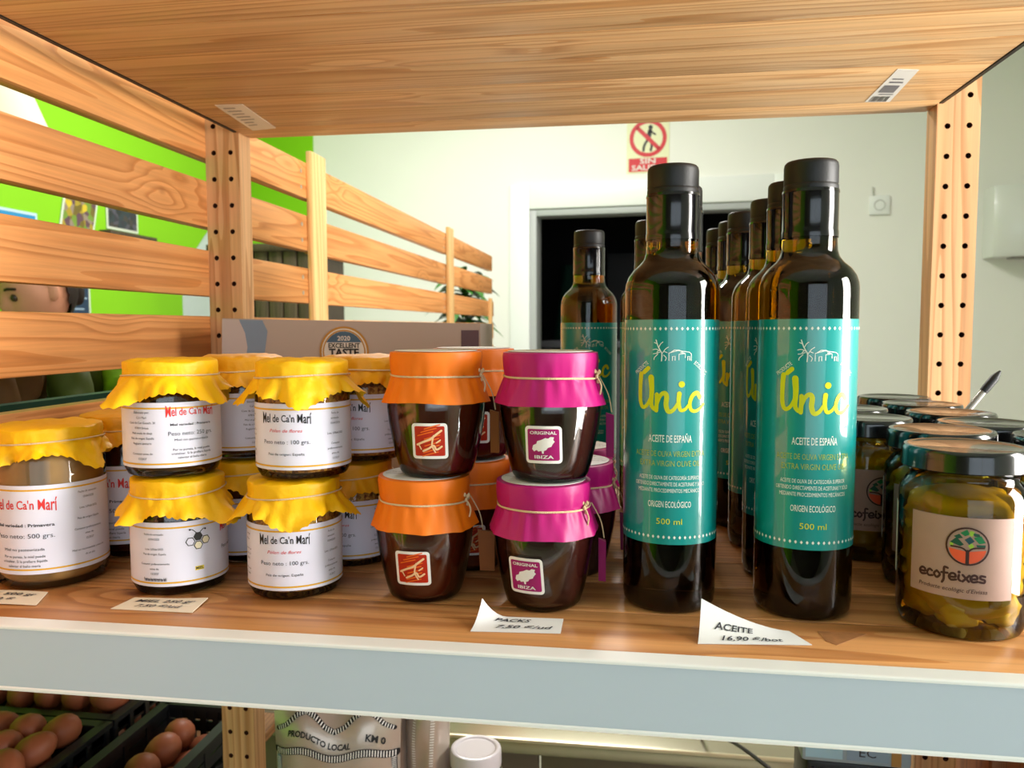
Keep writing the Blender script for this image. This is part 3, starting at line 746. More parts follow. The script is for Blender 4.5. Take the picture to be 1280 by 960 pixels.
# ------------------------------------------------------------------ jam jars
HJ = .0888
def jam_print(kind):
    p = Print(); a = .0094; v = .0275/1.33
    if kind == 'o':
        p.rrect(-a, a, v-a, v+a, .0018, M_WHITE); b = a*.84
        red = mat('sticker_red', 'b3260c', .4); p.rrect(-b, b, v-b, v+b, .0008, red, 2)
        random.seed(5)
        for k in range(9):
            y = v-b+.0018*k; x = -b*.8+random.random()*.004
            p.stroke([(x, y), (x+.004, y+.0012), (min(b*.95, x+.008), y+.0022)], .0006, mat('sticker_orange', 'e86a1c', .4), 3)
        cr = mat('sticker_cream', 'f0c89a', .4)
        p.stroke([(-.0065, v-.0018), (-.003, v-.0002), (.0005, v+.0012), (.003, v+.0032), (.0062, v+.0056)], .0011, cr, 4)
        p.stroke([(-.0035, v-.0052), (-.0005, v-.0038), (.002, v-.0022), (.0035, v-.0044), (.0062, v-.0028)], .0010, cr, 4)
        p.stroke([(.0022, v+.003), (.0012, v-.002), (.0028, v-.0058)], .0008, cr, 4)
        p.stroke([(-.0055, v-.0022), (-.0045, v-.0042)], .0007, cr, 4, False); p.stroke([(.0035, v-.0008), (.0055, v+.0006)], .0007, cr, 4, False)
    else:
        p.rrect(-a, a, v-a*1.02, v+a*1.02, .002, M_WHITE); b = a*.86
        p.rrect(-b, b, v-b, v+b, .0009, mat('sticker_magenta', '9c0e64', .4), 2)
        p.fit('ORIGINAL', 0, v+.0061, .0135, .0016, M_WHITE, lay=3, bold=.02); p.fit('IBIZA', 0, v-.0063, .0095, .0017, M_WHITE, lay=3, bold=.02)
        isl = [(-.0058, -.0022), (-.0052, -.0002), (-.0035, .0006), (-.003, .002), (-.0010, .0026), (.001, .0036), (.0026, .0034), (.0036, .0042), (.0054, .0040), (.0050, .0026), (.0058, .0018), (.0046, .0004), (.004, -.0008), (.0022, -.0014), (.0014, -.0026), (.0002, -.0030), (.0001, -.0044), (-.0007, -.0044), (-.001, -.003), (-.0026, -.0034), (-.0034, -.0026), (-.0048, -.0034)]
        p.poly([(x, v+y) for x, y in isl], M_WHITE, 3)
    return p
JPROF = [(r_, z_*1.05) for r_, z_ in [(0, .0006), (.020, .0003), (.0245, .0008), (.0265, .0035), (.0290, .012), (.0318, .024), (.0340, .036), (.0350, .046), (.0347, .053), (.0330, .059), (.0305, .0635), (.0295, .067)]]
def jam_rad(v):
    for (r0, z0), (r1, z1) in zip(JPROF, JPROF[1:]):
        if z0 <= v <= z1: return r0+(r1-r0)*(v-z0)/(z1-z0)
    return .03
def jam_wrap(u, v, l):
    r = jam_rad(v)+.0006+l; return (r*sin(u/r), -r*cos(u/r), v)
jam_jars = []
def jam_jar(x, y, z, kind, seed, label, group=None, dr=0, tag=None, rz=None):
    t = thing('jam_jar', label, 'jar', (x, y, z), (face_cam(x, y) if rz is None else rz)+dr, group)
    def body():
        bm = bmesh.new(); lathe(bm, [(r-.0016 if r > .002 else r, zz+.002) for r, zz in JPROF[:-1]]+[(0, .0690)], 56, cap0=False, cap1=False)
        return new_mesh('jam', bm, M_JAM_O if kind == 'o' else M_JAM_P, 50)
    obj('jam', cached(('jb', kind), body), t)
    def glass():
        bm = bmesh.new(); lathe(bm, JPROF, 56, cap0=False, cap1=False, rfun=lambda a, k: .00025*sin(10*a)*(k > 3)); return new_mesh('jar_glass', bm, M_JARGLASS, 50)
    obj('glass', cached('jg', glass), t)
    def lid():
        bm = bmesh.new(); lathe(bm, [(.0305, .0702), (.0312, .0717), (.0312, .0868), (0, .0868)], 40, cap0=True, cap1=False); return new_mesh('lid', bm, MATS['gold_lid'], 40)
    obj('lid', cached('jl', lid), t)
    rl = .0332; zs = .0712
    obj('paper_cover', cover('j', rl, HJ-.0006, zs, 'round', seed, M_ORANGE if kind == 'o' else M_PINK), t)
    obj('twine', cached(('jt', seed % 2), lambda: twine_mesh(rl*.955, zs, seed % 2+4, R(-12), .0007)), t)
    def disc():
        bm = bmesh.new(); lathe(bm, [(.0296, HJ-.0004), (.0296, HJ-.0001), (0, HJ-.0001)], 40, cap0=True, cap1=False); return new_mesh('lid_label', bm, M_DISC, 40)
    dl = obj('lid_label', cached('jd', disc), t)
    def dtext():
        p = Print()
        for k, s in enumerate(('MERMELADA ARTESANA', 'elaborada en Ibiza', 'Ingredientes: fruta, azúcar, zumo de limón', 'Consumir preferentemente antes de:', 'Peso neto 230 g')): p.text(s, 0, .014-.0066*k, .0036 if k != 2 else .0028, M_GREYINK)
        return p.mesh('lid_lettering', plane((0, 0, HJ+.0), (1, 0, 0), (0, 1, 0)))
    obj('lettering', cached('jdt', dtext), dl)
    def stick(): return jam_print(kind).mesh('front_sticker', lambda u, v, l: jam_wrap(u*1.33, v*1.33, l), .002)
    obj('sticker', cached(('js', kind), stick), t)
    if tag:
        a, lean, open_ = tag          # folded swing tag on its string
        def tg():
            bm = bmesh.new(); o = Vector((cos(a), sin(a), 0)); s = Vector((-sin(a), cos(a), 0))
            k = o*.0335+Vector((0, 0, zs)); top = o*.0425+Vector((0, 0, .046))+s*lean*.4
            tube(bm, spline([k, k*.5+top*.5+o*.002, top]), .00045, 5, mi=1)
            b = top
            for sg in (-1, 1):
                w1 = o*.0105*open_+s*sg*.0022; dn = Vector((0, 0, -.031))+s*lean
                q = [b-o*.004, b+w1+Vector((0, 0, -.002)), b+w1+dn, b-o*.004+dn+w1*.2]
                vs = [bm.verts.new(x) for x in q]+[bm.verts.new(x+s*sg*.0004) for x in q]
                for f in ((0, 1, 2, 3), (7, 6, 5, 4), (0, 4, 5, 1), (1, 5, 6, 2), (2, 6, 7, 3), (3, 7, 4, 0)):
                    bm.faces.new([vs[i] for i in f]).material_index = 0 if len(set(f) & {0, 1, 2, 3}) in (0, 4) else 1
            bmesh.ops.recalc_face_normals(bm, faces=bm.faces[:])
            return new_mesh('swing_tag', bm, [mat('tag_orange_brown', '8a4a14', .5) if kind == 'o' else mat('tag_magenta', '8a0e5a', .5), M_TWINE], 30)
        obj('swing_tag', tg(), t)
    jam_jars.append(t); return t
jam_jar(.3280, .0878, 0, 'o', 31, 'orange topped jam jar at front, bottom of its stack', dr=-.27, tag=(R(12), .002, .8))
jam_jar(.3375, .0886, HJ, 'o', 33, 'orange topped jam jar at front, top of its stack', dr=-.15, tag=(R(0), .0, .25))
jam_jar(.4158, .0812, 0, 'p', 35, 'magenta topped jam jar at front, bottom of its stack', dr=-.38, tag=(R(20), .0015, .12))
jam_jar(.4205, .0815, HJ, 'p', 37, 'magenta topped jam jar at front, top of its stack', dr=-.14, tag=(R(6), .0, .15))
jam_jar(.3460, .1640, 0, 'o', 39, 'orange topped jam jar in second row, bottom, behind the front orange stack')
jam_jar(.3500, .1640, HJ, 'o', 41, 'orange topped jam jar in second row, top, behind the front orange stack')
jam_jar(.4300, .1600, 0, 'p', 43, 'magenta topped jam jar in second row, bottom, behind the front magenta stack', tag=(R(5), .001, .5))
jam_jar(.4280, .2400, 0, 'p', 45, 'magenta topped jam jar in third row, bottom of the magenta stacks')

# ------------------------------------------------------------------ oil bottles
BR = .0320
def bottle_print():
    p = Print(); k = 1/1880.
    for z in (.1925, .0535):
        for i in range(-20, 21):
            u = i*.00355; p.poly([(u, z-.00125), (u+.0009, z), (u, z+.00125), (u-.0009, z)], M_CAN)
    # tree and farmhouse in line art
    def P(x, y): return ((x-285)*.000138, .1800-(y-215)*.000138)
    def ln(pts, w=.0005, s=True): p.stroke([P(x, y) for x, y in pts], w, M_CAN, 1, s)
    ln([(240, 278), (242, 245), (232, 225), (222, 205), (213, 178)], .0007); ln([(236, 232), (215, 222), (198, 225)]); ln([(243, 243), (258, 222), (272, 212)])
    ln([(226, 214), (236, 196), (246, 188)]); ln([(218, 196), (205, 190)]); ln([(222, 246), (206, 262), (204, 272)]); ln([(232, 236), (214, 242), (200, 244)]); ln([(250, 250), (262, 262), (258, 276)])
    ln([(252, 232), (266, 238)]); ln([(226, 228), (218, 236)])
    ln([(275, 275), (275, 240), (318, 228), (372, 236), (382, 244), (382, 276)], .0005, False); ln([(322, 272), (322, 246), (352, 242), (352, 262)], .0005, False)
    ln([(292, 276), (292, 256), (304, 254), (304, 274)], .0005, False); ln([(330, 238), (346, 240)], .0006, False); ln([(364, 274), (364, 256), (374, 256), (374, 274)], .0005, False)
    ln([(282, 238), (300, 226), (322, 226), (340, 234)], .0006, False)
    p.fit('PRODUCTE', -.0205, .1665, .0120, .0026, M_CAN, rot=R(38)); p.fit('ECOLÒGIC', .0205, .1665, .0120, .0026, M_CAN, rot=R(-40))
    # brush script name
    def B(x, y): return ((x-303)*.0001355, .1480-(y-500)*.0001330)
    def br(pts, w, tp=None): p.stroke([B(x, y) for x, y in pts], w, M_LIME, 1, True, tp)
    br([(150, 392), (146, 440), (146, 520), (158, 556), (180, 552), (200, 520), (214, 470)], .0030, lambda q: 1.15-.5*q)
    br([(206, 408), (210, 470), (208, 540), (222, 566)], .0034, lambda q: 1.2-.5*q)
    br([(236, 492), (236, 530), (234, 572)], .0028)
    br([(236, 545), (252, 500), (272, 484), (284, 500), (282, 545), (294, 576), (318, 566), (340, 530)], .0026, lambda q: .75+.5*sin(pi*q))
    br([(345, 486), (342, 530), (352, 568), (376, 562), (396, 536)], .0027, lambda q: 1.15-.5*q)
    br([(452, 505), (436, 484), (412, 496), (398, 532), (404, 566), (428, 574), (456, 560), (474, 540)], .0029, lambda q: 1.1-.45*q)
    p.stroke([B(168, 382), B(190, 362)], .0030, M_LIME, 1, False); p.disc(*B(356, 440), .0021, M_LIME)
    p.fit('ACEITE DE ESPAÑA', 0, .1195, .0290, .0048, M_CAN, bold=.008)
    p.fit('ACEITE DE OLIVA VIRGEN EXTRA', 0, .1095, .0490, .0038, M_OLIVEINK); p.fit('EXTRA VIRGIN OLIVE OIL', 0, .1030, .0420, .0038, M_OLIVEINK)
    p.fit('ACEITE DE OLIVA DE CATEGORÍA SUPERIOR', 0, .0935, .0430, .0026, M_CAN); p.fit('OBTENIDO DIRECTAMENTE DE ACEITUNAS Y SÓLO', 0, .0892, .0490, .0026, M_CAN); p.fit('MEDIANTE PROCEDIMIENTOS MECÁNICOS', 0, .0849, .0440, .0026, M_CAN)
    p.fit('ORIGEN ECOLÓGICO', 0, .0755, .0290, .0042, M_CAN, bold=.005); p.fit('500 ml', 0, .0640, .0170, .0040, M_LIME)
    return p
def bottle(x, y, label, dr=0, group=None):
    t = thing('oil_bottle', label, 'bottle', (x, y, 0), face_cam(x, y)+dr, group)
    def glass():
        bm = bmesh.new()
        lathe(bm, [(0, .004), (.018, .003), (.026, .0006), (.0295, .001), (.0315, .0045), (BR, .010), (BR, .218), (.0316, .2225), (.0300, .2275), (.0268, .2322), (.0225, .2360), (.0195, .2395), (.0180, .2440), (.0176, .2500), (.0174, .2800), (0, .2800)], 72, cap0=False, cap1=False)
        return new_mesh('bottle_glass', bm, M_BOTTLE, 60)
    obj('glass', cached('bg', glass), t)
    def capsule():
        bm = bmesh.new(); lathe(bm, [(.0177, .2530), (.0182, .2526), (.0182, .2565), (.0179, .2575), (.0179, .2815), (.0183, .2822), (.0180, .2838), (.0165, .2838)], 56, cap0=False, cap1=False)
        return new_mesh('capsule', bm, M_CAPSULE, 40)
    obj('capsule', cached('bc', capsule), t)
    def cap():
        bm = bmesh.new(); n = 120
        lathe(bm, [(.0150, .2832), (.0173, .2836), (.0175, .2850), (.0175, .2868), (.0170, .2874), (.01735, .2882), (.01735, .2995), (.0169, .3015), (.0158, .3027), (0, .3028)], n, cap0=False, cap1=False, rfun=lambda a, k: (-.00018*(round(a*n/2/pi) % 2) if k in (5, 6) else 0))
        return new_mesh('cap', bm, M_CAPBLACK, 50)
    obj('cap', cached('bcap', cap), t)
    lb = obj('paper_label', cached('bl', lambda: cyl_paper('bottle_label', BR+.0001, -BR*2.15, BR*2.15, .0485, .1985, M_TEAL, 48)), t)
    obj('lettering', cached('bp', lambda: bottle_print().mesh('lettering', cyl(BR+.0003), .003)), lb)
    return t
bottle(.5034, .0958, 'olive oil bottle with teal label at front, left of the two nearest')
bottle(.5937, .0946, 'olive oil bottle with teal label at front, right of the two nearest', .20)
bottle(.5130, .1800, 'olive oil bottle directly behind the front left bottle', .4)
bottle(.4970, .3800, 'olive oil bottle whose cap shows left behind the front left bottle', -.3)
bottle(.4280, .4560, 'farthest left olive oil bottle, small, in front of the doorway', .1)
bottle(.5965, .1740, 'olive oil bottle directly behind the front right bottle', -.5)
bottle(.5955, .2580, 'third olive oil bottle in the right hand column', .3)
bottle(.5850, .3330, 'fourth olive oil bottle in the right hand column', -.2)
bottle(.5835, .4010, 'fifth olive oil bottle in the right hand column', .5)
bottle(.5770, .4630, 'last olive oil bottle at the back of the right hand column', -.4)

# ------------------------------------------------------------------ preserve jars
OR_ = .0380; OH = .1172
M_OIL = thin_glass('oil_amber', (.90, .76, .24), .15, 1.2)
M_OLIVEJAR = thin_glass('green_clear_glass', (.90, .95, .86), 1.1)
M_PIECE = mat('preserved_vegetable', 'b08f30', .45, vary=.2, vscale=60, sss=.0)
M_PIECE2 = mat('preserved_vegetable_pale', 'c2aa58', .45, vary=.2, vscale=60)
def olive_print():
    p = Print(); u, v = .0080, .0600
    p.disc(u, v, .0117, M_BROWNINK, 1, 40); p.disc(u, v, .0109, M_KRAFT, 2, 40)
    p.add([(u+.0101*cos(a), v-.0006+.0101*sin(a)) for a in [pi+.12+(pi/2-.2)*k/10 for k in range(11)]]+[(u-.0010, v-.0032)], [list(range(12))], M_TOMATO, 3)
    p.add([(u+.0101*cos(a), v-.0006+.0101*sin(a)) for a in [3*pi/2+.08+(pi/2-.2)*k/10 for k in range(11)]]+[(u+.0010, v-.0032)], [list(range(12))], M_TOMATO, 3)
    for pts, m in (([(-.0095, .0018), (-.0060, .0052), (-.0020, .0010), (-.0040, -.0002)], M_LEAF2), ([(-.0042, .0080), (-.0005, .0104), (.0010, .0074), (-.0016, .0062)], M_LEAF1),
                   ([(.0012, .0098), (.0034, .0092), (.0022, .0060), (.0004, .0072)], M_LEAF3), ([(-.0018, .0040), (.0012, .0062), (.0036, .0034), (.0008, .0012)], M_TEALINK),
                   ([(.0030, .0056), (.0070, .0070), (.0096, .0028), (.0060, .0020)], M_LEAF1), ([(.0002, .0004), (.0020, .0022), (.0036, .0002), (.0016, -.0016)], M_LEAF3),
                   ([(-.0096, .0016), (-.0078, .0012), (-.0076, -.0006), (-.0094, -.0004)], M_LEAF3), ([(.0044, .0014), (.0096, .0014), (.0094, -.0002), (.0050, .0000)], M_LEAF2),
                   ([(-.0076, .0056), (-.0046, .0074), (-.0026, .0050), (-.0052, .0044)], M_LEAF2), ([(.0024, .0086), (.0060, .0080), (.0066, .0062), (.0034, .0064)], M_LEAF2)):
        p.poly([(u+x, v+y) for x, y in pts], m, 3)
    p.stroke([(u, v-.0106), (u, v-.0030)], .0019, M_BROWNINK, 4, False); p.stroke([(u, v-.0036), (u-.0030, v-.0012), (u-.0088, v-.0006)], .0010, M_BROWNINK, 4); p.stroke([(u, v-.0036), (u+.0030, v-.0010), (u+.0088, v-.0004)], .0010, M_BROWNINK, 4)
    p.arc(u, v, .0108, .0118, M_BROWNINK, lay=5)
    # ecofeixes in rounded brush letters
    x0, y0, k = -.0190, .0380, .00098
    def st(pts, w=.0014): p.stroke([(x0+x*k*4.55, y0+y*k*4.55) for x, y in pts], w, M_BROWNINK, 1)
    def le(o): st([(o, .45), (o+.75, .5), (o+.7, .9), (o+.3, .95), (o, .5), (o+.25, .05), (o+.85, .15)])
    le(0); st([(1.75, .8), (1.4, .95), (1.1, .5), (1.3, .05), (1.85, .15)]); st([(2.4, .95), (2.05, .5), (2.4, .02), (2.8, .5), (2.4, .95)])
    st([(3.75, 1.6), (3.35, 1.65), (3.3, .9), (3.3, .0), (3.1, -.5)]); st([(3.0, .85), (3.75, .9)])
    le(3.95); st([(5.15, .85), (5.1, .3), (5.35, .05)]); p.disc(x0+5.15*k*4.55, y0+1.25*k*4.55, .0009, M_BROWNINK)
    st([(5.6, .9), (6.35, .05)]); st([(6.4, .9), (5.6, .0)]); le(6.55); st([(8.3, .9), (7.8, .95), (7.75, .6), (8.25, .4), (8.2, .05), (7.65, .1)])
    p.fit("Producte ecològic d'Eivissa", .0000, .0322, .0390, .0026, M_BROWNINK, shear=.2)
    return p
def olive_jar(x, y, label, dr=0, seed=0, front=False, group=None):
    t = thing('preserve_jar', label, 'jar', (x, y, 0), face_cam(x, y)+dr, group)
    def glass():
        bm = bmesh.new(); r = OR_
        lathe(bm, [(0, .003), (r*.55, .0025), (r*.82, 0), (r*.93, .0012), (r-.0006, .006), (r, .011), (r, .086), (r-.0010, .0905), (r-.0042, .0950), (r-.0062, .0975), (r-.0058, .1000), (r-.0052, .1010), (r-.0060, .1022), (r-.0060, .1120)], 64, cap0=False, cap1=False)
        return new_mesh('jar_glass', bm, M_OLIVEJAR, 50)
    obj('glass', cached('og', glass), t)
    def oil():
        bm = bmesh.new(); r = OR_-.0022
        lathe(bm, [(0, .0055), (r*.8, .0055), (r-.001, .009), (r, .013), (r, .0858), (r-.0008, .0890), (r-.003, .0912), (0, .0912)], 48, cap0=False, cap1=False)
        return new_mesh('oil', bm, M_OIL, 40)
    obj('oil', cached('oo', oil), t)
    def pieces(s):
        bm = bmesh.new(); rnd = random.Random(s)
        def S(u, v):
            an = 2*pi*u; z = .0085+.0800*v
            k = noise.noise(Vector((cos(an)*2.1+s, sin(an)*2.1, z*62+s)))+.5*noise.noise(Vector((cos(an)*5, sin(an)*5+s, z*150)))
            r = (.0330+.0036*k)*(1-.45*abs(2*v-1)**10)
            return (r*cos(an), r*sin(an), z)
        V = grid(bm, S, 72, 40, closed_u=True)
        bm.faces.new([c[-1] for c in V]); bm.faces.new([c[0] for c in reversed(V)])
        for lay in range(5):
            for i in range(5):
                a = 2*pi*(i+.5*(lay % 2))/5+rnd.uniform(-.3, .3); q = .0212+rnd.uniform(-.001, .0015)
                blob(bm, (q*cos(a), q*sin(a), .0165+.0150*lay+rnd.uniform(-.003, .003)), (.0132, .0132, rnd.uniform(.007, .012)), rnd.random()*50, .5, 3, mi=int(rnd.random() < .4))
        return new_mesh('preserved_pieces', bm, [M_PIECE, M_PIECE2], 60)
    obj('preserved_pieces', cached(('opi', seed % 3), lambda: pieces(seed % 3+60)), t, kind='stuff')
    def lid():
        bm = bmesh.new(); r = .0372
        lathe(bm, [(r-.003, .1035), (r-.0006, .1032), (r+.0002, .1040), (r, .1068), (r-.0003, .1118), (r-.0004, .1150), (r-.0016, .1168), (r-.0034, .1172), (r-.0052, .1166), (r-.0066, .1160), (0, .1162)], 64, cap0=True, cap1=False)
        return new_mesh('lid', bm, M_LIDBLACK, 40)
    obj('lid', cached('ol', lid), t)
    lb = obj('kraft_label', cached('okl', lambda: cyl_paper('kraft_label', OR_+.0002, -.0260, .0350, .0270, .0775, M_KRAFT, 26)), t)
    obj('lettering', cached('okp', lambda: olive_print().mesh('lettering', cyl(OR_+.0004), .0025)), lb)
    l2 = obj('side_label', cached('osl', lambda: cyl_paper('side_label', OR_+.0002, -.0640, -.0470, .0310, .0780, M_WHITE, 10)), t, label='white barcode label on the side')
    def bars():
        p = Print()
        for i in range(14): p.rect(-.061, -.051, .060+.001*i, .060+.001*i+(.0007 if i % 3 else .0004), M_INK)
        for i in range(8): p.rect(-.061, -.052, .036+.0028*i, .0368+.0028*i, M_GREYINK)
        return p.mesh('barcode', cyl(OR_+.0004), .003)
    obj('barcode', cached('obar', bars), l2)
    return t
OJ = [(.6900, .0795, 'jar of preserved vegetables with kraft tree logo label at front right', -.12), (.7060, .1640, 'preserve jar with black lid directly behind the front labelled jar', -.2),
      (.6745, .2440, 'preserve jar half hidden right behind the front right oil bottle', .15), (.6790, .3240, 'preserve jar second behind the oil bottles, left column', .3),
      (.6710, .4030, 'preserve jar last in the left column beside the oil bottles', -.2), (.7620, .4540, 'preserve jar farthest back, in front of the right post', .2),
      (.7640, .3760, 'preserve jar second from the back in the right column', .5), (.7600, .2925, 'preserve jar third from the back in the right column', -.4),
      (.7590, .2150, 'preserve jar behind the one at the right frame edge', .1), (.7815, .1350, 'preserve jar cut by the right frame edge, second row', .4)]
for i, (x, y, l, dr_) in enumerate(OJ): olive_jar(x, y, l, dr_, i)

# ------------------------------------------------------------------ handwritten price notes
def note(pts, m, label, words, curl, h=.0040):
    """a curled slip; pts are its four base corners on the shelf"""
    a, b, c, d = [Vector((x, y, 0)) for x, y in pts]            # near-left, near-right, far-right, far-left
    t = thing('price_note', label, 'note', tuple((a+b+c+d)/4))
    o = (a+b+c+d)/4
    def S(u, v): 
        p = (a*(1-u)+b*u)*(1-v)+(d*(1-u)+c*u)*v-o
        p.z = .0007+curl(u, v); return p
    bm = bmesh.new(); grid(bm, lambda u, v: S(u, v), 16, 6)
    r = bmesh.ops.extrude_face_region(bm, geom=bm.faces[:])
    for v in [g for g in r['geom'] if isinstance(g, bmesh.types.BMVert)]: v.co.z -= .0004
    bmesh.ops.recalc_face_normals(bm, faces=bm.faces[:])
    obj('paper', new_mesh('note_paper', bm, m, 50), t)
    p = Print(); L_ = (b-a).length; Hh = (d-a).length
    for s, u, v, wd in words: p.fit(s, u, v, wd, .19, M_INKBLUE, shear=.25, bold=.015)
    def fn(u, v, l): q = S(min(1, max(0, u)), min(1, max(0, v))); q.z += .0004+l; return q
    obj('handwriting', p.mesh('handwriting', fn, .06), t)
M_INKBLUE = mat('pen_ink', '35373f', .5)
note([(.0060, .0180), (.0655, .0215), (.0535, .0482), (-.006, .0445)], M_NOTE, 'cream paper slip on the shelf edge at far left', [('MIEL 500 gr', .5, .68, .75), ('12,50 €', .42, .3, .45)], lambda u, v: .0006*sin(3*u))
note([(.1216, .0225), (.1817, .0232), (.1784, .0500), (.1240, .0460)], M_NOTE, 'cream paper slip lying before the honeycomb label jar', [('MIEL 250 gr', .5, .68, .75), ('7,50 €/ud', .5, .3, .55)], lambda u, v: .0012*max(0, u-.6)*2*v)
note([(.3758, .0172), (.4330, .0215), (.4330, .0440), (.3790, .0420)], M_NOTEW, 'white paper slip with lifted corner before the magenta topped jars', [('PACKS', .40, .70, .40), ('7,50 €/ud', .56, .28, .62)], lambda u, v: .022*max(0, .30-u)**2*6*v*v+.0010*v)
note([(.5175, .0168), (.5860, .0245), (.5760, .0420), (.5215, .0420)], M_NOTEW, 'large white paper slip curling up before the front oil bottles', [('ACEITE', .34, .58, .38), ('16,90 €/bot', .48, .22, .55)], lambda u, v: .0185*(1-u)**1.6*v*v+.0012*v)
# stain on the shelf
bm = bmesh.new(); V_ = [bm.verts.new(p) for p in [(.5945, .0487, .0001), (.6080, .0497, .0001), (.6240, .0480, .0001), (.6120, .0372, .0001), (.6010, .0270, .0001), (.5960, .0330, .0001)]]
bm.faces.new(V_)
r = bmesh.ops.extrude_face_region(bm, geom=bm.faces[:])
for v in [g for g in r['geom'] if isinstance(g, bmesh.types.BMVert)]: v.co.z = .00025
bmesh.ops.recalc_face_normals(bm, faces=bm.faces[:])
obj('shelf_stain', new_mesh('shelf_stain', bm, mat('shelf_stain', '9c6a40', .6, vary=.4, vscale=160)), unit, label='dark dry stain on the shelf right of the white paper slip')
# ------------------------------------------------------------------ grey carton behind the jars
t = thing('gift_carton', 'long grey carton with round gold medal print behind the yellow topped jars', 'box', (.166, .40, 0), R(0))
bm = bmesh.new()
q = [(-.156, -.02, 0), (.150, -.02, 0), (.149, -.02, .1975), (-.148, -.02, .2045)]; q2 = [(x, .055, z) for x, _, z in q]
A = [bm.verts.new(p) for p in q]; B = [bm.verts.new(p) for p in q2]
bm.faces.new(A); bm.faces.new(list(reversed(B)))
for i in range(4): bm.faces.new((A[i], B[i], B[(i+1) % 4], A[(i+1) % 4]))
bmesh.ops.recalc_face_normals(bm, faces=bm.faces[:])
obj('carton', new_mesh('carton', bm, M_CARTON, None), t)
p = Print()
def edge_u(z): return -.1555+.0072*(z/.2)
p.add([(edge_u(z), z) for z in (0, .06, .13, .2035)]+[(-.128, .2030), (-.121, .188), (-.1185, .172), (-.1215, .155), (-.13, .135), (-.138, .1), (-.138, 0)], [list(range(11))], M_CARTON_L, 1)
p.add([(-.128, .2030), (-.100, .2020), (-.094, .19), (-.098, .165), (-.112, .12), (-.112, 0), (-.138, 0), (-.138, .1), (-.13, .135), (-.1215, .155), (-.1185, .172), (-.121, .188)], [list(range(12))], M_CARTON_B, 1)
p.rect(.128, .1475, .0, .1905, M_CARTON_P, 1)
cp = p; p = Print(); mu, mv = -.0045, .1665
p.disc(mu, mv, .0285, M_MEDAL, 1, 40); p.disc(mu, mv, .0262, M_MEDALW, 2, 40); p.disc(mu, mv, .0248, M_MEDAL, 3, 40); p.disc(mu, mv, .0232, M_MEDALW, 4, 40)
p.add([(mu+.0230*cos(a), mv+.0230*sin(a)) for a in [R(28)+R(124)*k/16 for k in range(17)]], [list(range(17))], M_MEDALB, 5)
p.fit('2020', mu, mv+.0150, .0145, .0050, M_MEDALW, lay=6, bold=.02); p.fit('EXCELLENT', mu, mv+.0070, .036, .0052, M_INK, lay=6, bold=.03); p.fit('TASTE', mu, mv-.0008, .034, .0078, M_INK, lay=6, bold=.04)
p.fit('AWARD', mu, mv-.0105, .026, .0055, M_MEDALB, lay=6, bold=.02)
obj('medal_print', p.mesh('medal_print', plane((0, -.0205, 0), (1, 0, 0), (0, 0, 1))), t)
obj('carton_print', cp.mesh('carton_print', plane((0, -.0203, 0), (1, 0, 0), (0, 0, 1))), t)

# ------------------------------------------------------------------ pen leaning among the preserve jars
t = thing('ballpoint_pen', 'clear ballpoint pen with black grip standing between jars by the right post', 'pen', (.8005, .334, .0))
d = Vector((.0220, 0, .0300)).normalized()
rotq = Vector((0, 0, 1)).rotation_difference(d).to_euler()
t.rotation_euler = rotq; t.location = (.7860, .334, .1080)
bm = bmesh.new(); lathe(bm, [(0, 0), (.0028, .0), (.0031, .002), (.0031, .028), (.0028, .03), (0, .03)], 14, cap0=False, cap1=False)
obj('barrel', new_mesh('pen_barrel', bm, mat('clear_pen_plastic', '9a9690', .2, coat=.5), 40), t)
bm = bmesh.new(); lathe(bm, [(0, .03), (.0036, .03), (.0040, .034), (.0040, .046), (.0026, .050), (.0012, .054), (0, .0545)], 14, cap0=False, cap1=False)
obj('grip', new_mesh('pen_grip', bm, M_INK, 40), t)

# ------------------------------------------------------------------ lower shelf: pouches, white lidded jar, label printer
def pouch(x, y, z0, w_, h, d, rz, label, draw, top=None, seed=0, tilt=0):
    t = thing('foil_pouch', label, 'bag', (x, y, z0), rz)
    t.rotation_euler = (tilt, 0, rz)
    top = top or (lambda u: h)
    def P(u, v, s):
        e = (1-abs(2*u-1)**4)*(1-abs(2*v-1)**5); n = noise.noise(Vector((u*3+seed, v*4, s)))
        return Vector(((u-.5)*w_*(1-.03*sin(pi*v)), s*d/2*e+.004*n*e, top(u)*v))
    bm = bmesh.new()
    grid(bm, lambda u, v: P(u, v, -1), 18, 24); grid(bm, lambda u, v: P(1-u, v, 1), 18, 24)
    bmesh.ops.remove_doubles(bm, verts=bm.verts[:], dist=1e-4)
    obj('pouch', new_mesh('pouch', bm, M_FOIL, 60), t)
    p = Print(); draw(p, h)
    def fn(u, v, l):
        q = P(min(1, max(0, u/w_+.5)), min(1, max(0, v/h)), -1); q.y -= .0006+l; return q
    obj('pouch_print', p.mesh('pouch_print', fn, .006, lift=.0003), t)
    return t
def ticks(p, a, b, w_, n, dark=M_INK, li=M_WHITE):
    a = Vector(a+(0,)); b = Vector(b+(0,)); p.stroke([a[:2], b[:2]], w_, dark, 1, False)
    dd = (b-a)/n; nn = Vector((-dd.y, dd.x, 0)).normalized()*w_*.36
    for i in range(n):
        c = a+dd*(i+.5); p.stroke([(c-nn)[:2], (c+nn)[:2]], dd.length*.38, li, 2, False)
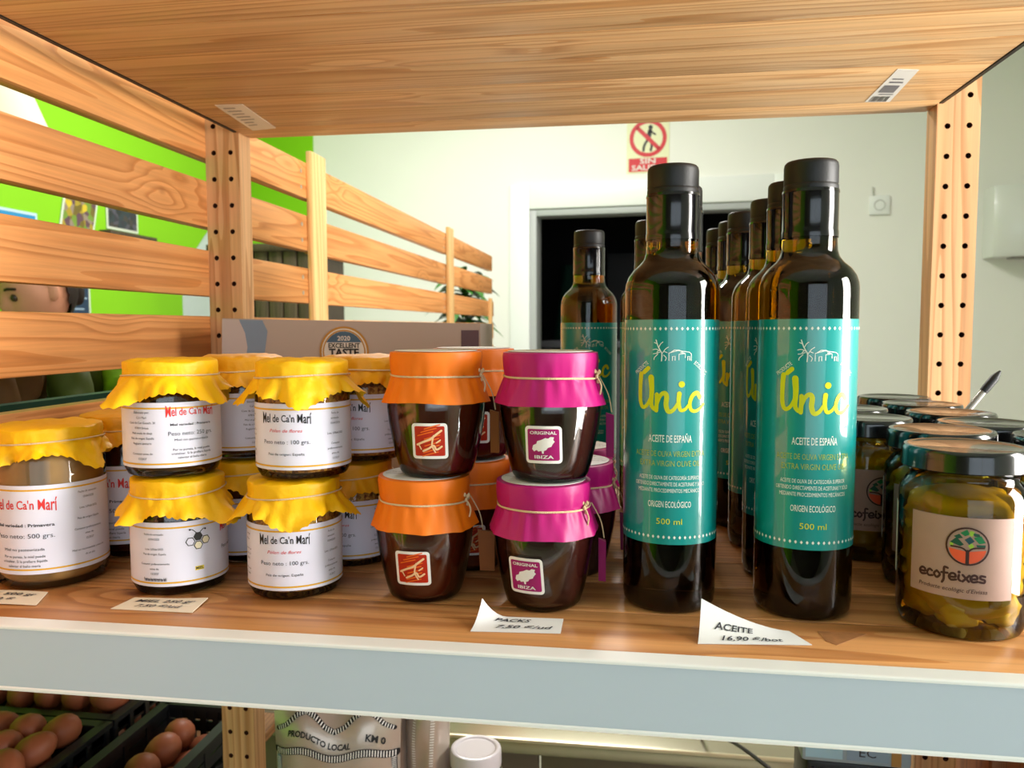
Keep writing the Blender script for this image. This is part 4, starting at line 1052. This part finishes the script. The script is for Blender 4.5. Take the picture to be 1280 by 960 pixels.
def draw_front(p, h):
    W2 = .072
    ticks(p, (-W2, h-.046), (W2, h-.050), .009, 46)
    for sx in (-1, 1): ticks(p, (sx*(W2-.003), h-.054), (sx*(W2-.003), .01), .006, 60, M_INK if sx > 0 else M_CARTON_B)
    p.fit('PRODUCTO LOCAL - IBIZA', 0, h-.075, .126, .0078, M_INK, rot=R(-2), bold=.03)
    # folded flap above the seam
    top = lambda u: h-.010-.016*abs(sin((u/.144+.5)*2*pi*.98+.1))**.0*(.55-.45*cos((u/.144+.5)*4*pi))*.0
    pts = [(-W2+.003+.1375*k/12, h-.006-.013*(.5-.5*cos((k/12)*4*pi+pi))*1.0) for k in range(13)]
    for k in range(12): ticks(p, (pts[k][0], pts[k][1]), (pts[k+1][0], pts[k+1][1]), .0055, 4)
    p.fit('PRODUCTO LOCAL', -.018, h-.032, .075, .0065, M_INK, rot=R(-9), bold=.03); p.fit('KM 0', .048, h-.034, .022, .0075, M_INK, rot=R(-6), bold=.03)
    p.rect(-W2+.012, W2-.012, .02, h-.095, mat('pouch_window', 'a89a8c', .3, metal=.3), 1)
pt = lambda u: .204-.010*(.5-.5*cos(u*4*pi+pi))
pouch(.138, .400, -.45, .150, .204, .05, R(8), 'pearly pouch reading PRODUCTO LOCAL in front, folded over at the top', draw_front, pt, 1, R(0))
def draw_back(p, h):
    W2 = .070
    for sx in (-1, 1): ticks(p, (sx*(W2-.003), h-.004), (sx*(W2-.003), .01), .006, 70)
    p.fit('PRODUCTO LOCAL - IBIZA', -.012, h-.014, .105, .0070, M_INK, bold=.03)
    p.stroke([(-.005, h-.033), (.022, h-.030), (.040, h-.036), (.052, h-.046)], .003, mat('chilli_red', 'a03a2c', .5)); p.disc(.053, h-.047, .004, M_INK); p.disc(.053, h-.047, .002, M_WHITE, 2)
    p.fit('KM 0', .046, h-.060, .022, .0075, M_INK, bold=.03)
    p.stroke([(-.06, h-.04), (-.03, h-.034), (.0, h-.04)], .004, M_INK)
pouch(.150, .452, -.45, .150, .246, .04, R(4), 'second pearly pouch standing behind the folded front pouch', draw_back, None, 2)
def draw_side(p, h):
    W2 = .03
    for x in (-.022, -.004, .018): ticks(p, (x, h-.002), (x-.004, .01), .0045, 70)
    p.fit('KM 0', -.011, h-.016, .012, .006, M_INK, rot=R(80), bold=.03); p.fit('IBIZA', .006, h-.040, .024, .010, M_INK, rot=R(85), bold=.04)
pouch(.236, .445, -.45, .056, .232, .05, R(-14), 'narrow pale pouch turned sideways, right of the other two pouches', draw_side, None, 3)
t = thing('white_lid_jar', 'jar with plain white screw lid below the shelf, right of the pouches', 'jar', (.2955, .440, -.45))
bm = bmesh.new(); lathe(bm, [(0, .002), (.026, .001), (.033, .004), (.034, .01), (.034, .104), (.031, .114), (.0285, .118), (.0285, .136)], 48, cap0=False, cap1=False); obj('glass', new_mesh('jar_glass', bm, M_JARGLASS, 40), t)
bm = bmesh.new(); lathe(bm, [(0, .004), (.030, .004), (.032, .01), (.032, .098), (.028, .104), (0, .104)], 40, cap0=False, cap1=False); obj('contents', new_mesh('jar_contents', bm, mat('jar_brown_contents', '6a3a1c', .5, vary=.3, vscale=80)), t)
bm = bmesh.new(); lathe(bm, [(.0275, .120), (.0305, .120), (.0308, .122), (.0308, .136), (.0298, .1395), (.0275, .1405), (.0245, .1400), (.0232, .1385), (0, .1385)], 56, cap0=True, cap1=False); obj('lid', new_mesh('white_lid', bm, M_LIDWHITE, 40), t)
t = thing('label_printer', 'black and white label printer with pale blue front strip below the shelf at right', 'printer', (.720, .440, -.45), R(-2))
bm = bmesh.new(); box(bm, -.050, .050, -.034, .045, 0, .172, .005); obj('housing', new_mesh('printer_housing', bm, M_CRATE), t)
bm = bmesh.new(); box(bm, -.056, .056, -.040, .048, .1735, .215, .004); obj('top_cover', new_mesh('printer_top', bm, mat('pale_blue_plastic', '9db6cc', .3, coat=.2)), t)
p = Print(); p.rect(-.052, -.014, .179, .211, mat('screen_blue', 'a8d4f0', .25)); p.rect(-.010, .032, .179, .211, mat('display_blue', '8ea9c8', .25)); p.fit('EC', .011, .188, .017, .010, M_GREYINK, lay=2); p.rect(.035, .045, .176, .213, mat('printer_tan', 'b08a52', .4))
obj('printer_display', p.mesh('printer_display', plane((0, -.0404, 0), (1, 0, 0), (0, 0, 1)), lift=.0002), t)
bm = bmesh.new()
for k in range(4): box(bm, -.045+.009*k, -.041+.009*k, -.0365, -.033, .12, .165)
obj('slots', new_mesh('printer_slots', bm, M_GREYINK), t)
bm = bmesh.new(); box(bm, -.006, .045, -.039, -.033, .13, .155, .002); obj('paper_tray', new_mesh('paper_tray', bm, M_WHITE), t)
bm = bmesh.new()
tube(bm, spline([(.700, .4875, -.40), (.690, .53, -.395), (.663, .62, -.405), (.632, .78, -.455), (.606, .95, -.5385), (.59, 1.05, -.5385)]), .0028, 8)
t = thing('power_cable', 'thin black cable running back from the label printer to the counter', 'cable', (0, 0, 0), me=new_mesh('power_cable', bm, M_INK, 60))

# ------------------------------------------------------------------ steel counter and boards behind the unit
t = thing('steel_counter', 'long counter with pale steel top behind the shelving unit', 'counter', (.55, .9, FZ))
CT = -.543-FZ
bm = bmesh.new(); box(bm, -.78, 1.4, 0, .62, CT-.03, CT, .004); obj('counter_top', new_mesh('counter_top', bm, M_STEEL), t)
bm = bmesh.new(); tube(bm, [(-.78, -.001, CT-.003), (1.4, -.001, CT-.003)], .004, 10); obj('edge_trim', new_mesh('edge_trim', bm, mat('edge_brass', 'c9bfa2', .3, metal=.5)), t)
for k in range(4):
    x = -.77+k*.541; obj('front_panel', cached('cpanel', lambda: box_mesh('front_panel', (0, .537, .02, .035, .08, CT-.03), M_COUNTER, .002)), t, (x, 0, 0))
obj('plinth', box_mesh('plinth', (-.77, 1.39, .05, .6, 0, .08), M_CRATE), t)
t = thing('board_crate', 'reddish brown upright board panel at lower right behind the right post, with added light-blocking side', 'crate', (1.02, .62, FZ))
for k in range(4):
    obj('board', cached('rboard', lambda: box_mesh('board', (0, .082, 0, .018, 0, 1.12), RED_WOOD, .002)), t, (-.13+k*.086, 0, 0))
for k in range(6):  # unseen side boards, added to keep door light off the eggs
    obj('board', cached('rblock', lambda: box_mesh('light_block_board', (0, .018, 0, .092, 0, 1.12), RED_WOOD, .002)), t, (-.152, -.565+k*.096, 0))
for z in (.1, .55, 1.0): obj('batten', cached('rbatten', lambda: box_mesh('batten', (-.13, .21, .018, .036, 0, .05), RED_WOOD, .002)), t, (0, 0, z))

# ------------------------------------------------------------------ rack at left with egg crates and a green vegetable crate
t = thing('produce_rack', 'wooden rack behind the slatted fence carrying crates', 'rack', (-.37, .42, FZ))
for zt in (-.004, -.475):
    for k in range(4):
        ye = .72 if k < 3 else .38
        obj('rack_board', cached(('rackb', ye), lambda: box_mesh('rack_board', (0, .125, -.66, ye, -.016, 0), PINE_RACK, .001)), t, (-.255+k*.128, 0, zt-FZ))
for x in (-.262, .262):
    for y in (-.66, .72 if x < 0 else .38):
        obj('leg', cached('rackleg', lambda: box_mesh('leg', (-.016, .016, -.018, .018, 0, 1.29), PINE_RACK, .001)), t, (x+(.0 if x < 0 else -.0), y+(.02 if y > 0 else -.02), 0))
def crate_mesh(wx, wy, h, m, name):
    bm = bmesh.new(); th = .004
    box(bm, -wx/2, wx/2, -wy/2, wy/2, 0, .006)
    for z0, z1 in ((0, .022), (.034, .050), (.062, .078), (h-.022, h)):
        if z1 > h: continue
        for s in (-1, 1):
            box(bm, s*wx/2-th/2, s*wx/2+th/2, -wy/2, wy/2, z0, z1); box(bm, -wx/2, wx/2, s*wy/2-th/2, s*wy/2+th/2, z0, z1)
    for s in (-1, 1):
        for k in range(7):
            x = -wx/2+wx*k/6; box(bm, x-.005, x+.005, s*wy/2-th, s*wy/2+th, 0, h)
            y = -wy/2+wy*k/6; box(bm, s*wx/2-th, s*wx/2+th, y-.005, y+.005, 0, h)
    for s in (-1, 1):
        box(bm, s*wx/2-.008, s*wx/2+.008, -wy/2-.008, wy/2+.008, h-.006, h+.002); box(bm, -wx/2, wx/2, s*wy/2-.008, s*wy/2+.008, h-.006, h+.002)
    return new_mesh(name, bm, m, 35)
def egg_mesh():
    bm = bmesh.new(); g = bmesh.ops.create_uvsphere(bm, u_segments=14, v_segments=9, radius=1)
    for v in g['verts']:
        z = v.co.z; k = 1-.14*z; v.co = Vector((v.co.x*.0222*k, v.co.y*.0222*k, z*.0285))
    return bm
ET = -.4748
em = [new_mesh('egg', egg_mesh(), M_EGG, 80), new_mesh('egg', egg_mesh(), M_EGG2, 80)]
random.seed(21)
CR = [(-.418, .445, .27, .235, 'black slatted plastic crate of brown eggs, nearest the left frame edge'), (-.418, .700, .27, .235, 'black slatted plastic crate of brown eggs, behind the nearest egg crate'), (-.185, .50, .125, .33, 'black slatted plastic crate of brown eggs beside the left post')]
for ci, (cx, cy, wx, wy, lab) in enumerate(CR):
    t = thing('egg_crate', lab, 'crate', (cx, cy, ET)); hh = .088 if ci < 2 else .075
    obj('crate_shell', cached(('ec', wx, wy, hh), lambda: crate_mesh(wx, wy, hh, M_CRATE, 'crate_shell')), t)
    nx = int((wx-.02)/.049); ny = int((wy-.02)/.049)
    for lay in range(3 if ci < 2 else 2):
        for i in range(nx-lay % 2):
            for j in range(ny-lay % 2):
                x = cx+(i-(nx-1-lay % 2)/2)*.049+random.uniform(-.001, .001); y = cy+(j-(ny-1-lay % 2)/2)*.049+random.uniform(-.001, .001)
                z = ET+.006+.0225+lay*.0345
                o = thing('egg', ('brown hen egg in the nearest crate at left', 'brown hen egg in the crate behind the nearest one', 'brown hen egg in the crate beside the left post')[ci], 'egg', (x, y, z), 0, ('eggs in the nearest crate', 'eggs in the rear crate', 'eggs in the crate by the post')[ci], me=em[int(random.random() < .3)])
                o.rotation_euler = (R(90)+random.uniform(-.5, .5), random.uniform(-.3, .3), random.uniform(0, 6.28))
# green crate of vegetables on the rack top
t = thing('vegetable_crate', 'dark green plastic crate seen below the fourth fence slat', 'crate', (-.29, .22, -.003))
obj('crate_shell', crate_mesh(.36, .70, .123, M_GCRATE, 'green_crate_shell'), t)
VEG = [mat('root_brown', '6a4a26', .7, vary=.3, vscale=60), mat('leaf_olive', '4a5a1c', .6, vary=.3, vscale=60), mat('pale_leek', '8a8f4a', .6, vary=.3, vscale=40)]
random.seed(5)
for k in range(16):
    x = -.255+.10*((k*7) % 3)/2+random.uniform(-.012, .012); y = -.07+.6*k/15
    bm = bmesh.new(); blob(bm, (0, 0, 0), (.026, .024, .042), k, .25, 2)
    m_ = VEG[(0, 1, 0, 2, 0, 1)[k % 6]]
    o = thing('root_vegetable', 'earthy root vegetable in the dark green crate', 'vegetable', (x, y, .132+random.uniform(-.008, .012)), random.uniform(0, 6), 'vegetables in the green crate', me=new_mesh('root_vegetable', bm, m_, 60))
    o.rotation_euler = (random.uniform(-.4, .4), random.uniform(-.4, .4), random.uniform(0, 6))
bm = bmesh.new(); blob(bm, (0, 0, 0), (.055, .05, .05), 3, .3, 3, freq=2.5)
thing('lettuce', 'pale green lettuce head at the rear of the green crate', 'vegetable', (-.175, .50, .118), me=new_mesh('lettuce', bm, mat('lettuce_green', '8cb81e', .5, vary=.3, vscale=50, bump=.6, bscale=70), 60))

# ------------------------------------------------------------------ things on and before the left wall
def photo(y0, y1, z0, z1, tilt, label, m, border):
    cy, cz = (y0+y1)/2, (z0+z1)/2
    t = thing('wall_poster', label, 'poster', (-1.640, cy, cz)); t.rotation_euler = (tilt, 0, 0)
    obj('sheet', box_mesh('sheet', (-.003, 0, -(y1-y0)/2, (y1-y0)/2, -(z1-z0)/2, (z1-z0)/2), border), t)
    b = .010
    bm = bmesh.new(); bm.faces.new([bm.verts.new((.0008, y, z)) for y, z in ((-(y1-y0)/2+b, -(z1-z0)/2+b), ((y1-y0)/2-b, -(z1-z0)/2+b), ((y1-y0)/2-b, (z1-z0)/2-b), (-(y1-y0)/2+b, (z1-z0)/2-b))])
    obj('picture', new_mesh('picture', bm, m, None), t); return t
photo(2.29, 2.48, .50, .76, R(-14), 'tilted photo of yellow flowers on the green wall', speckle('flower_photo', ['c9b020', '6a5a1a', '8a7a6a', 'a08a20', '5a3a4a', '6a8a2a'], 38, .4, bump=0), mat('photo_border', 'cfd8c4', .4))
photo(2.55, 2.76, .60, .86, 0, 'dark photo of black grapes on the green wall', speckle('grape_photo', ['2a2634', '3a3230', '1c2026', '4a4656', '24303a'], 38, .4, bump=0), MATS['photo_border'])
photo(1.93, 2.16, .43, .605, 0, 'bright blue card on the green wall near the left frame edge', mat('blue_card', '2a86b8', .4), mat('card_pale', 'b8d4dc', .4))
q = photo(2.245, 2.43, .225, .47, 0, 'dark blue notice with white border on the green wall beside the person', mat('notice_blue', '1c3450', .4), MATS['photo_border'])
p = Print(); random.seed(8)
for k in range(9): p.rect(-.07, .02+.05*random.random(), .085-.021*k, .091-.021*k, mat('notice_text', '9ab0c4', .5))
obj('notice_lines', p.mesh('notice_lines', lambda u, v, l: (.0014+l, u, v), lift=.0004), q)
# small wooden ledge under the grape photo
t = thing('wall_ledge', 'small wooden ledge with pebbles under the grape photo', 'shelf', (-1.64, 2.66, .588), me=box_mesh('wall_ledge', (0, .05, -.16, .16, -.02, 0), DARK_WOOD, .001))
# beaded lampshade
t = thing('pendant_lamp', 'pale fabric pendant lamp shade with beaded rim at upper left', 'lamp', (-1.02, 1.2, .615))
bm = bmesh.new(); lathe(bm, [(.17, .0), (.165, .015), (.12, .13), (.09, .19), (.088, .19), (.118, .13), (.163, .015), (.17, .0)], 48, cap0=False, cap1=False, rfun=lambda a, k: .002*sin(24*a)); obj('shade', new_mesh('lamp_shade', bm, mat('shade_fabric', 'd3c8b4', .7, bump=.2, bscale=150), 60), t)
bm = bmesh.new(); tube(bm, [(0, 0, .19), (0, 0, CZ-.615)], .003, 6); lathe(bm, [(.012, .14), (.014, .19), (0, .2)], 12); obj('cord', new_mesh('lamp_cord', bm, M_INK), t)
bd = bmesh.new(); blob(bd, (0, 0, 0), (.006, .006, .006), 0, 0, 1); bdm = new_mesh('bead', bd, mat('glass_bead', 'e6e0d2', .1, coat=1), 60)
for i in range(60):
    for j in range(2): obj('bead', bdm, t, ((.170-.006*j)*cos(2*pi*(i+.5*j)/60), (.170-.006*j)*sin(2*pi*(i+.5*j)/60), -.008-.013*j+.02))
# dark board cabinet seen through the fence gaps
t = thing('slatted_cabinet', 'dark wooden slatted cabinet beyond the fence, between post and cleat', 'cabinet', (-.985, 2.55, FZ))
obj('carcass', box_mesh('carcass', (-.20, .22, .02, .35, .05, 1.74), DARK_WOOD), t)
for k in range(7): obj('board', cached('cabboard', lambda: box_mesh('board', (0, .054, 0, .018, .05, 1.745), DARK_WOOD, .002)), t, (-.205+k*.061, 0, 0))
obj('top', box_mesh('cabinet_top', (-.22, .24, -.01, .36, 1.745, 1.775), DARK_WOOD, .002), t)
# leafy potted plant at the far fence end
M_LEAF = mat('plant_leaf', '2c5c1c', .45, vary=.3, vscale=12); M_POT = mat('clay_pot', '8a5236', .7)
def plant(x, y, zpot, hgt, n, seed, label):
    t = thing('potted_plant', label, 'plant', (x, y, FZ)); rnd = random.Random(seed)
    bm = bmesh.new(); lathe(bm, [(.10, 0), (.13, .24), (.14, .24), (.14, .28), (.12, .28), (.115, .24), (0, .24)], 28); obj('pot', new_mesh('pot', bm, M_POT), t)
    bm = bmesh.new(); tube(bm, spline([(0, 0, .22), (.02, .01, .7), (0, .02, 1.2), (.01, 0, hgt-.25)]), .012, 8); obj('stem', new_mesh('stem', bm, mat('plant_stem', '5a4a2a', .7)), t)
    for k in range(n):
        a = rnd.uniform(0, 2*pi); L_ = rnd.uniform(.10, .19); z = hgt-.40+.40*k/n; el = rnd.uniform(.1, .9)
        bm = bmesh.new(); w_ = rnd.uniform(.018, .032)
        def S(u, v): 
            s = sin(pi*min(1, u*.93+.07))*w_; q = u*L_
            return Vector((q*cos(el)-.0, (v-.5)*2*s, q*sin(el)-.55*L_*u*u-abs(v-.5)*-.010*sin(pi*u)))
        grid(bm, S, 8, 2); obj('leaf', new_mesh('leaf', bm, M_LEAF, 60), t, (0, 0, z), (0, 0, a))
    return t
plant(-.205, 2.78, 0, 1.66, 120, 3, 'leafy green potted plant behind the far end of the fence')
plant(-.72, 2.28, 0, 1.40, 22, 9, 'lower potted plant before the dark slatted cabinet')
# store room contents
M_DKGREEN = mat('dark_green_coat', '0d3a2c', .8, bump=.4, bscale=20); M_DKGREY = mat('store_grey', '4a4a4e', .6)
def coat(s, d, zt, label):
    bm = bmesh.new()
    def S(u, v): a = 2*pi*u; r = .09+.06*v+.012*sin(5*a+4*v); return Vector((r*1.2*cos(a), r*.6*sin(a), -v*.75))
    grid(bm, S, 40, 10, closed_u=True); bmesh.ops.recalc_face_normals(bm, faces=bm.faces[:])
    t = thing('hanging_coat', label, 'coat', W(s, zt, -d), WA); obj('cloth', new_mesh('coat_cloth', bm, M_DKGREEN, 60), t)
    bm = bmesh.new(); tube(bm, [(0, 0, 0), (0, 0, .05), (0, .17, .05)], .006, 6); obj('hook', new_mesh('coat_hook', bm, M_DKGREY), t)
coat(-.52, 1.45, .62, 'dark green coat hanging inside the doorway at left')
t = thing('store_cupboard', 'dark grey cupboard inside the doorway', 'cupboard', W(-.22, FZ, -1.85), WA)
obj('body', box_mesh('cupboard_body', (-.14, .10, 0, .3, 0, 1.98), M_DKGREY, .004), t)
obj('door', box_mesh('cupboard_door', (-.135, .095, -.018, 0, .05, 1.95), M_DKGREY, .003), t)
t = thing('store_bench', 'low grey bench with bottles inside the doorway at left', 'bench', W(-.36, FZ, -.75), WA)
obj('bench_top', box_mesh('bench_top', (-.25, .25, -.15, .25, 1.32, 1.36), M_DKGREY, .003), t)
for sx in (-.22, .22): obj('leg', cached('benchleg', lambda: box_mesh('leg', (-.02, .02, -.1, .2, 0, 1.32), M_DKGREY)), t, (sx, 0, 0))
# ------------------------------------------------------------------ person beyond the fence
SKIN = mat('skin', 'c68a6e', .5, vary=.08, vscale=30, sss=.0); M_HAIR = mat('dark_brown_hair', '1c0d06', .6, bump=.6, bscale=90)
px, py = -1.104, 1.618
person = thing('person', 'person with dark brown hair looking down, seen through the fence gap at far left', 'person', (px, py, FZ), R(246)); person.scale = (.935, .935, .935)
# local: +x is where the face looks
def skin_body():
    H = 1.72
    J = [(0, 0, .95), (.0, 0, 1.12), (.02, 0, 1.30), (.03, 0, 1.42), (.055, 0, 1.50), (.075, 0, 1.575)]   # pelvis..head base, head bent forward
    rad = [.125, .115, .125, .095, .052, .055]
    E_ = [(0, 1), (1, 2), (2, 3), (3, 4), (4, 5)]
    for s in (-1, 1):
        b = len(J); J += [(.01, s*.17, 1.39), (.06, s*.225, 1.12), (.26, s*.17, 1.03), (.31, s*.155, 1.02)]; rad += [.055, .043, .032, .028]
        E_ += [(3, b), (b, b+1), (b+1, b+2), (b+2, b+3)]
        for f, (dy, L_) in enumerate(((-.034, .07), (-.012, .085), (.010, .09), (.032, .082), (.048, .06))):
            c = len(J); y0 = s*.155+s*dy*.6
            if f == 0: J += [(.335, s*.120, 1.02), (.37, s*.105, 1.005)]
            else: J += [(.365, y0-s*.006*f+s*.01, 1.015), (.365+L_*.9, y0, .985-.01*f)]
            rad += [.010, .008]; E_ += [(b+3, c), (c, c+1)]
        b = len(J); J += [(0, s*.09, .88), (.02, s*.10, .48), (-.02, s*.10, .08), (.14, s*.115, .03)]; rad += [.085, .058, .040, .032]
        E_ += [(0, b), (b, b+1), (b+1, b+2), (b+2, b+3)]
    me = bpy.data.meshes.new('body_skin'); me.from_pydata(J, E_, []); me.update()
    o = bpy.data.objects.new('body_tmp', me); COL.objects.link(o)
    md = o.modifiers.new('skin', 'SKIN'); md.use_smooth_shade = True
    for i, r in enumerate(rad): me.skin_vertices[0].data[i].radius = (r, r*(1.25 if i in (0, 1, 2) else 1))
    me.skin_vertices[0].data[0].use_root = True
    ss = o.modifiers.new('sub', 'SUBSURF'); ss.levels = ss.render_levels = 1
    dg = bpy.context.evaluated_depsgraph_get()
    out = bpy.data.meshes.new_from_object(o.evaluated_get(dg)); bpy.data.objects.remove(o)
    bm = bmesh.new(); bm.from_mesh(out)
    # head: sculpted ellipsoid joined on the neck
    bh = bmesh.new(); g = bmesh.ops.create_icosphere(bh, subdivisions=4, radius=1)
    for v in g['verts']:
        d = v.co.normalized(); x, y, z = d
        q = Vector((x*.098, y*.075, z*.118))
        if z < 0: q.y *= 1-.28*z*z; q.x *= (1-.10*z*z) if x > 0 else (1-.35*z*z)
        gss = lambda a, b, sa, sb: math.exp(-((y-a)/sa)**2-((z-b)/sb)**2) if x > 0 else 0
        q.x += .024*gss(0, -.18, .12, .20)+.010*gss(0, .05, .10, .22)            # nose and bridge
        q.x -= .012*(gss(.38, .06, .17, .12)+gss(-.38, .06, .17, .12))           # eye sockets
        q.x += .006*(gss(.35, .24, .25, .07)+gss(-.35, .24, .25, .07))           # brow
        q.x += .008*gss(0, -.50, .22, .06)+.008*gss(0, -.62, .20, .06)-.006*gss(0, -.56, .25, .03)   # lips
        q.x += .010*gss(0, -.85, .3, .12)                                        # chin
        v.co = q
    M4 = Matrix.Translation((.105, 0, 1.655)) @ Matrix.Rotation(R(22), 4, 'Y')
    for v in bh.verts: v.co = M4 @ v.co
    for s in (-1, 1):                                                          # ears
        g = bmesh.ops.create_icosphere(bh, subdivisions=2, radius=1)
        for v in g['verts']: v.co = M4 @ Vector((-.005+v.co.x*.018-.006*v.co.z, s*(.075+.008*v.co.x*-1)+v.co.y*.007, -.004+v.co.z*.032))
    tmp = bpy.data.meshes.new('head'); bh.to_mesh(tmp); bh.free(); bm.from_mesh(tmp); bpy.data.meshes.remove(tmp)
    return new_mesh('body', bm, SKIN, 70), M4
bmesh_body, HM = skin_body()
body = obj('body', bmesh_body, person)
for s in (-1, 1):
    bm = bmesh.new(); g = bmesh.ops.create_uvsphere(bm, u_segments=12, v_segments=8, radius=.0118)
    for v in bm.verts: v.co = HM @ (v.co+Vector((.0795, s*.030, .006)))
    obj('eye', new_mesh('eye', bm, mat('eye_dark', '3a2a22', .2)), person)
    bm = bmesh.new(); tube(bm, spline([HM @ Vector((.090, s*.014, .030)), HM @ Vector((.092, s*.032, .036)), HM @ Vector((.078, s*.052, .030))]), .004, 6); obj('eyebrow', new_mesh('eyebrow', bm, M_HAIR), person)
bm = bmesh.new()
g = bmesh.ops.create_icosphere(bm, subdivisions=4, radius=1); kill = []
for v in g['verts']:
    x, y, z = v.co; n = noise.noise(Vector((x*2, y*6, z*2)))
    v.co = HM @ Vector((x*.106-.012+.004*n, y*.083, z*.122+.010))
    lim = .34 if x > .15 else (-.05 if x > -.25 else -1.2)
    if z < lim and not (x < -.25): kill.append(v)
bmesh.ops.delete(bm, geom=kill, context='VERTS')
obj('hair', new_mesh('hair', bm, M_HAIR, 70), person)
bm = bmesh.new(); blob(bm, (0, 0, 0), (.032, .04, .05), 4, .2, 3)
for v in bm.verts: v.co = HM @ (v.co+Vector((-.098, 0, -.03)))
obj('hair_bun', new_mesh('hair_bun', bm, M_HAIR, 70), person)
def garment(z0, z1, prof, m, name):
    bm = bmesh.new(); n = 28
    rows = [(z0+(z1-z0)*k/10) for k in range(11)]
    V = [[bm.verts.new((prof(z)[0]*cos(2*pi*i/n)+prof(z)[2], prof(z)[1]*sin(2*pi*i/n), z)) for i in range(n)] for z in rows]
    for a, b in zip(V, V[1:]):
        for i in range(n): bm.faces.new((a[i], a[(i+1) % n], b[(i+1) % n], b[i]))
    return new_mesh(name, bm, m, 60)
M_SHIRT = mat('dark_green_apron', '24402a', .8, vary=.1)
obj('shirt', garment(.86, 1.47, lambda z: (.145-.05*max(0, (z-1.36)/.11), .195-.10*max(0, (z-1.38)/.09)**1.2+.0, .015), M_SHIRT, 'shirt'), person)
for s in (-1, 1):
    bm = bmesh.new(); tube(bm, [(.01, s*.16, 1.40), (.03, s*.19, 1.29), (.055, s*.222, 1.15)], .06, 16, radii=[.072, .064, .058]); obj('sleeve', new_mesh('sleeve', bm, M_SHIRT, 60), person)
    bm = bmesh.new(); tube(bm, [(0, s*.085, .95), (.02, s*.10, .5), (-.015, s*.10, .09)], .09, 18, radii=[.118, .085, .07]); obj('trouser_leg', new_mesh('trouser_leg', bm, mat('dark_trousers', '1e222a', .8), 60), person)
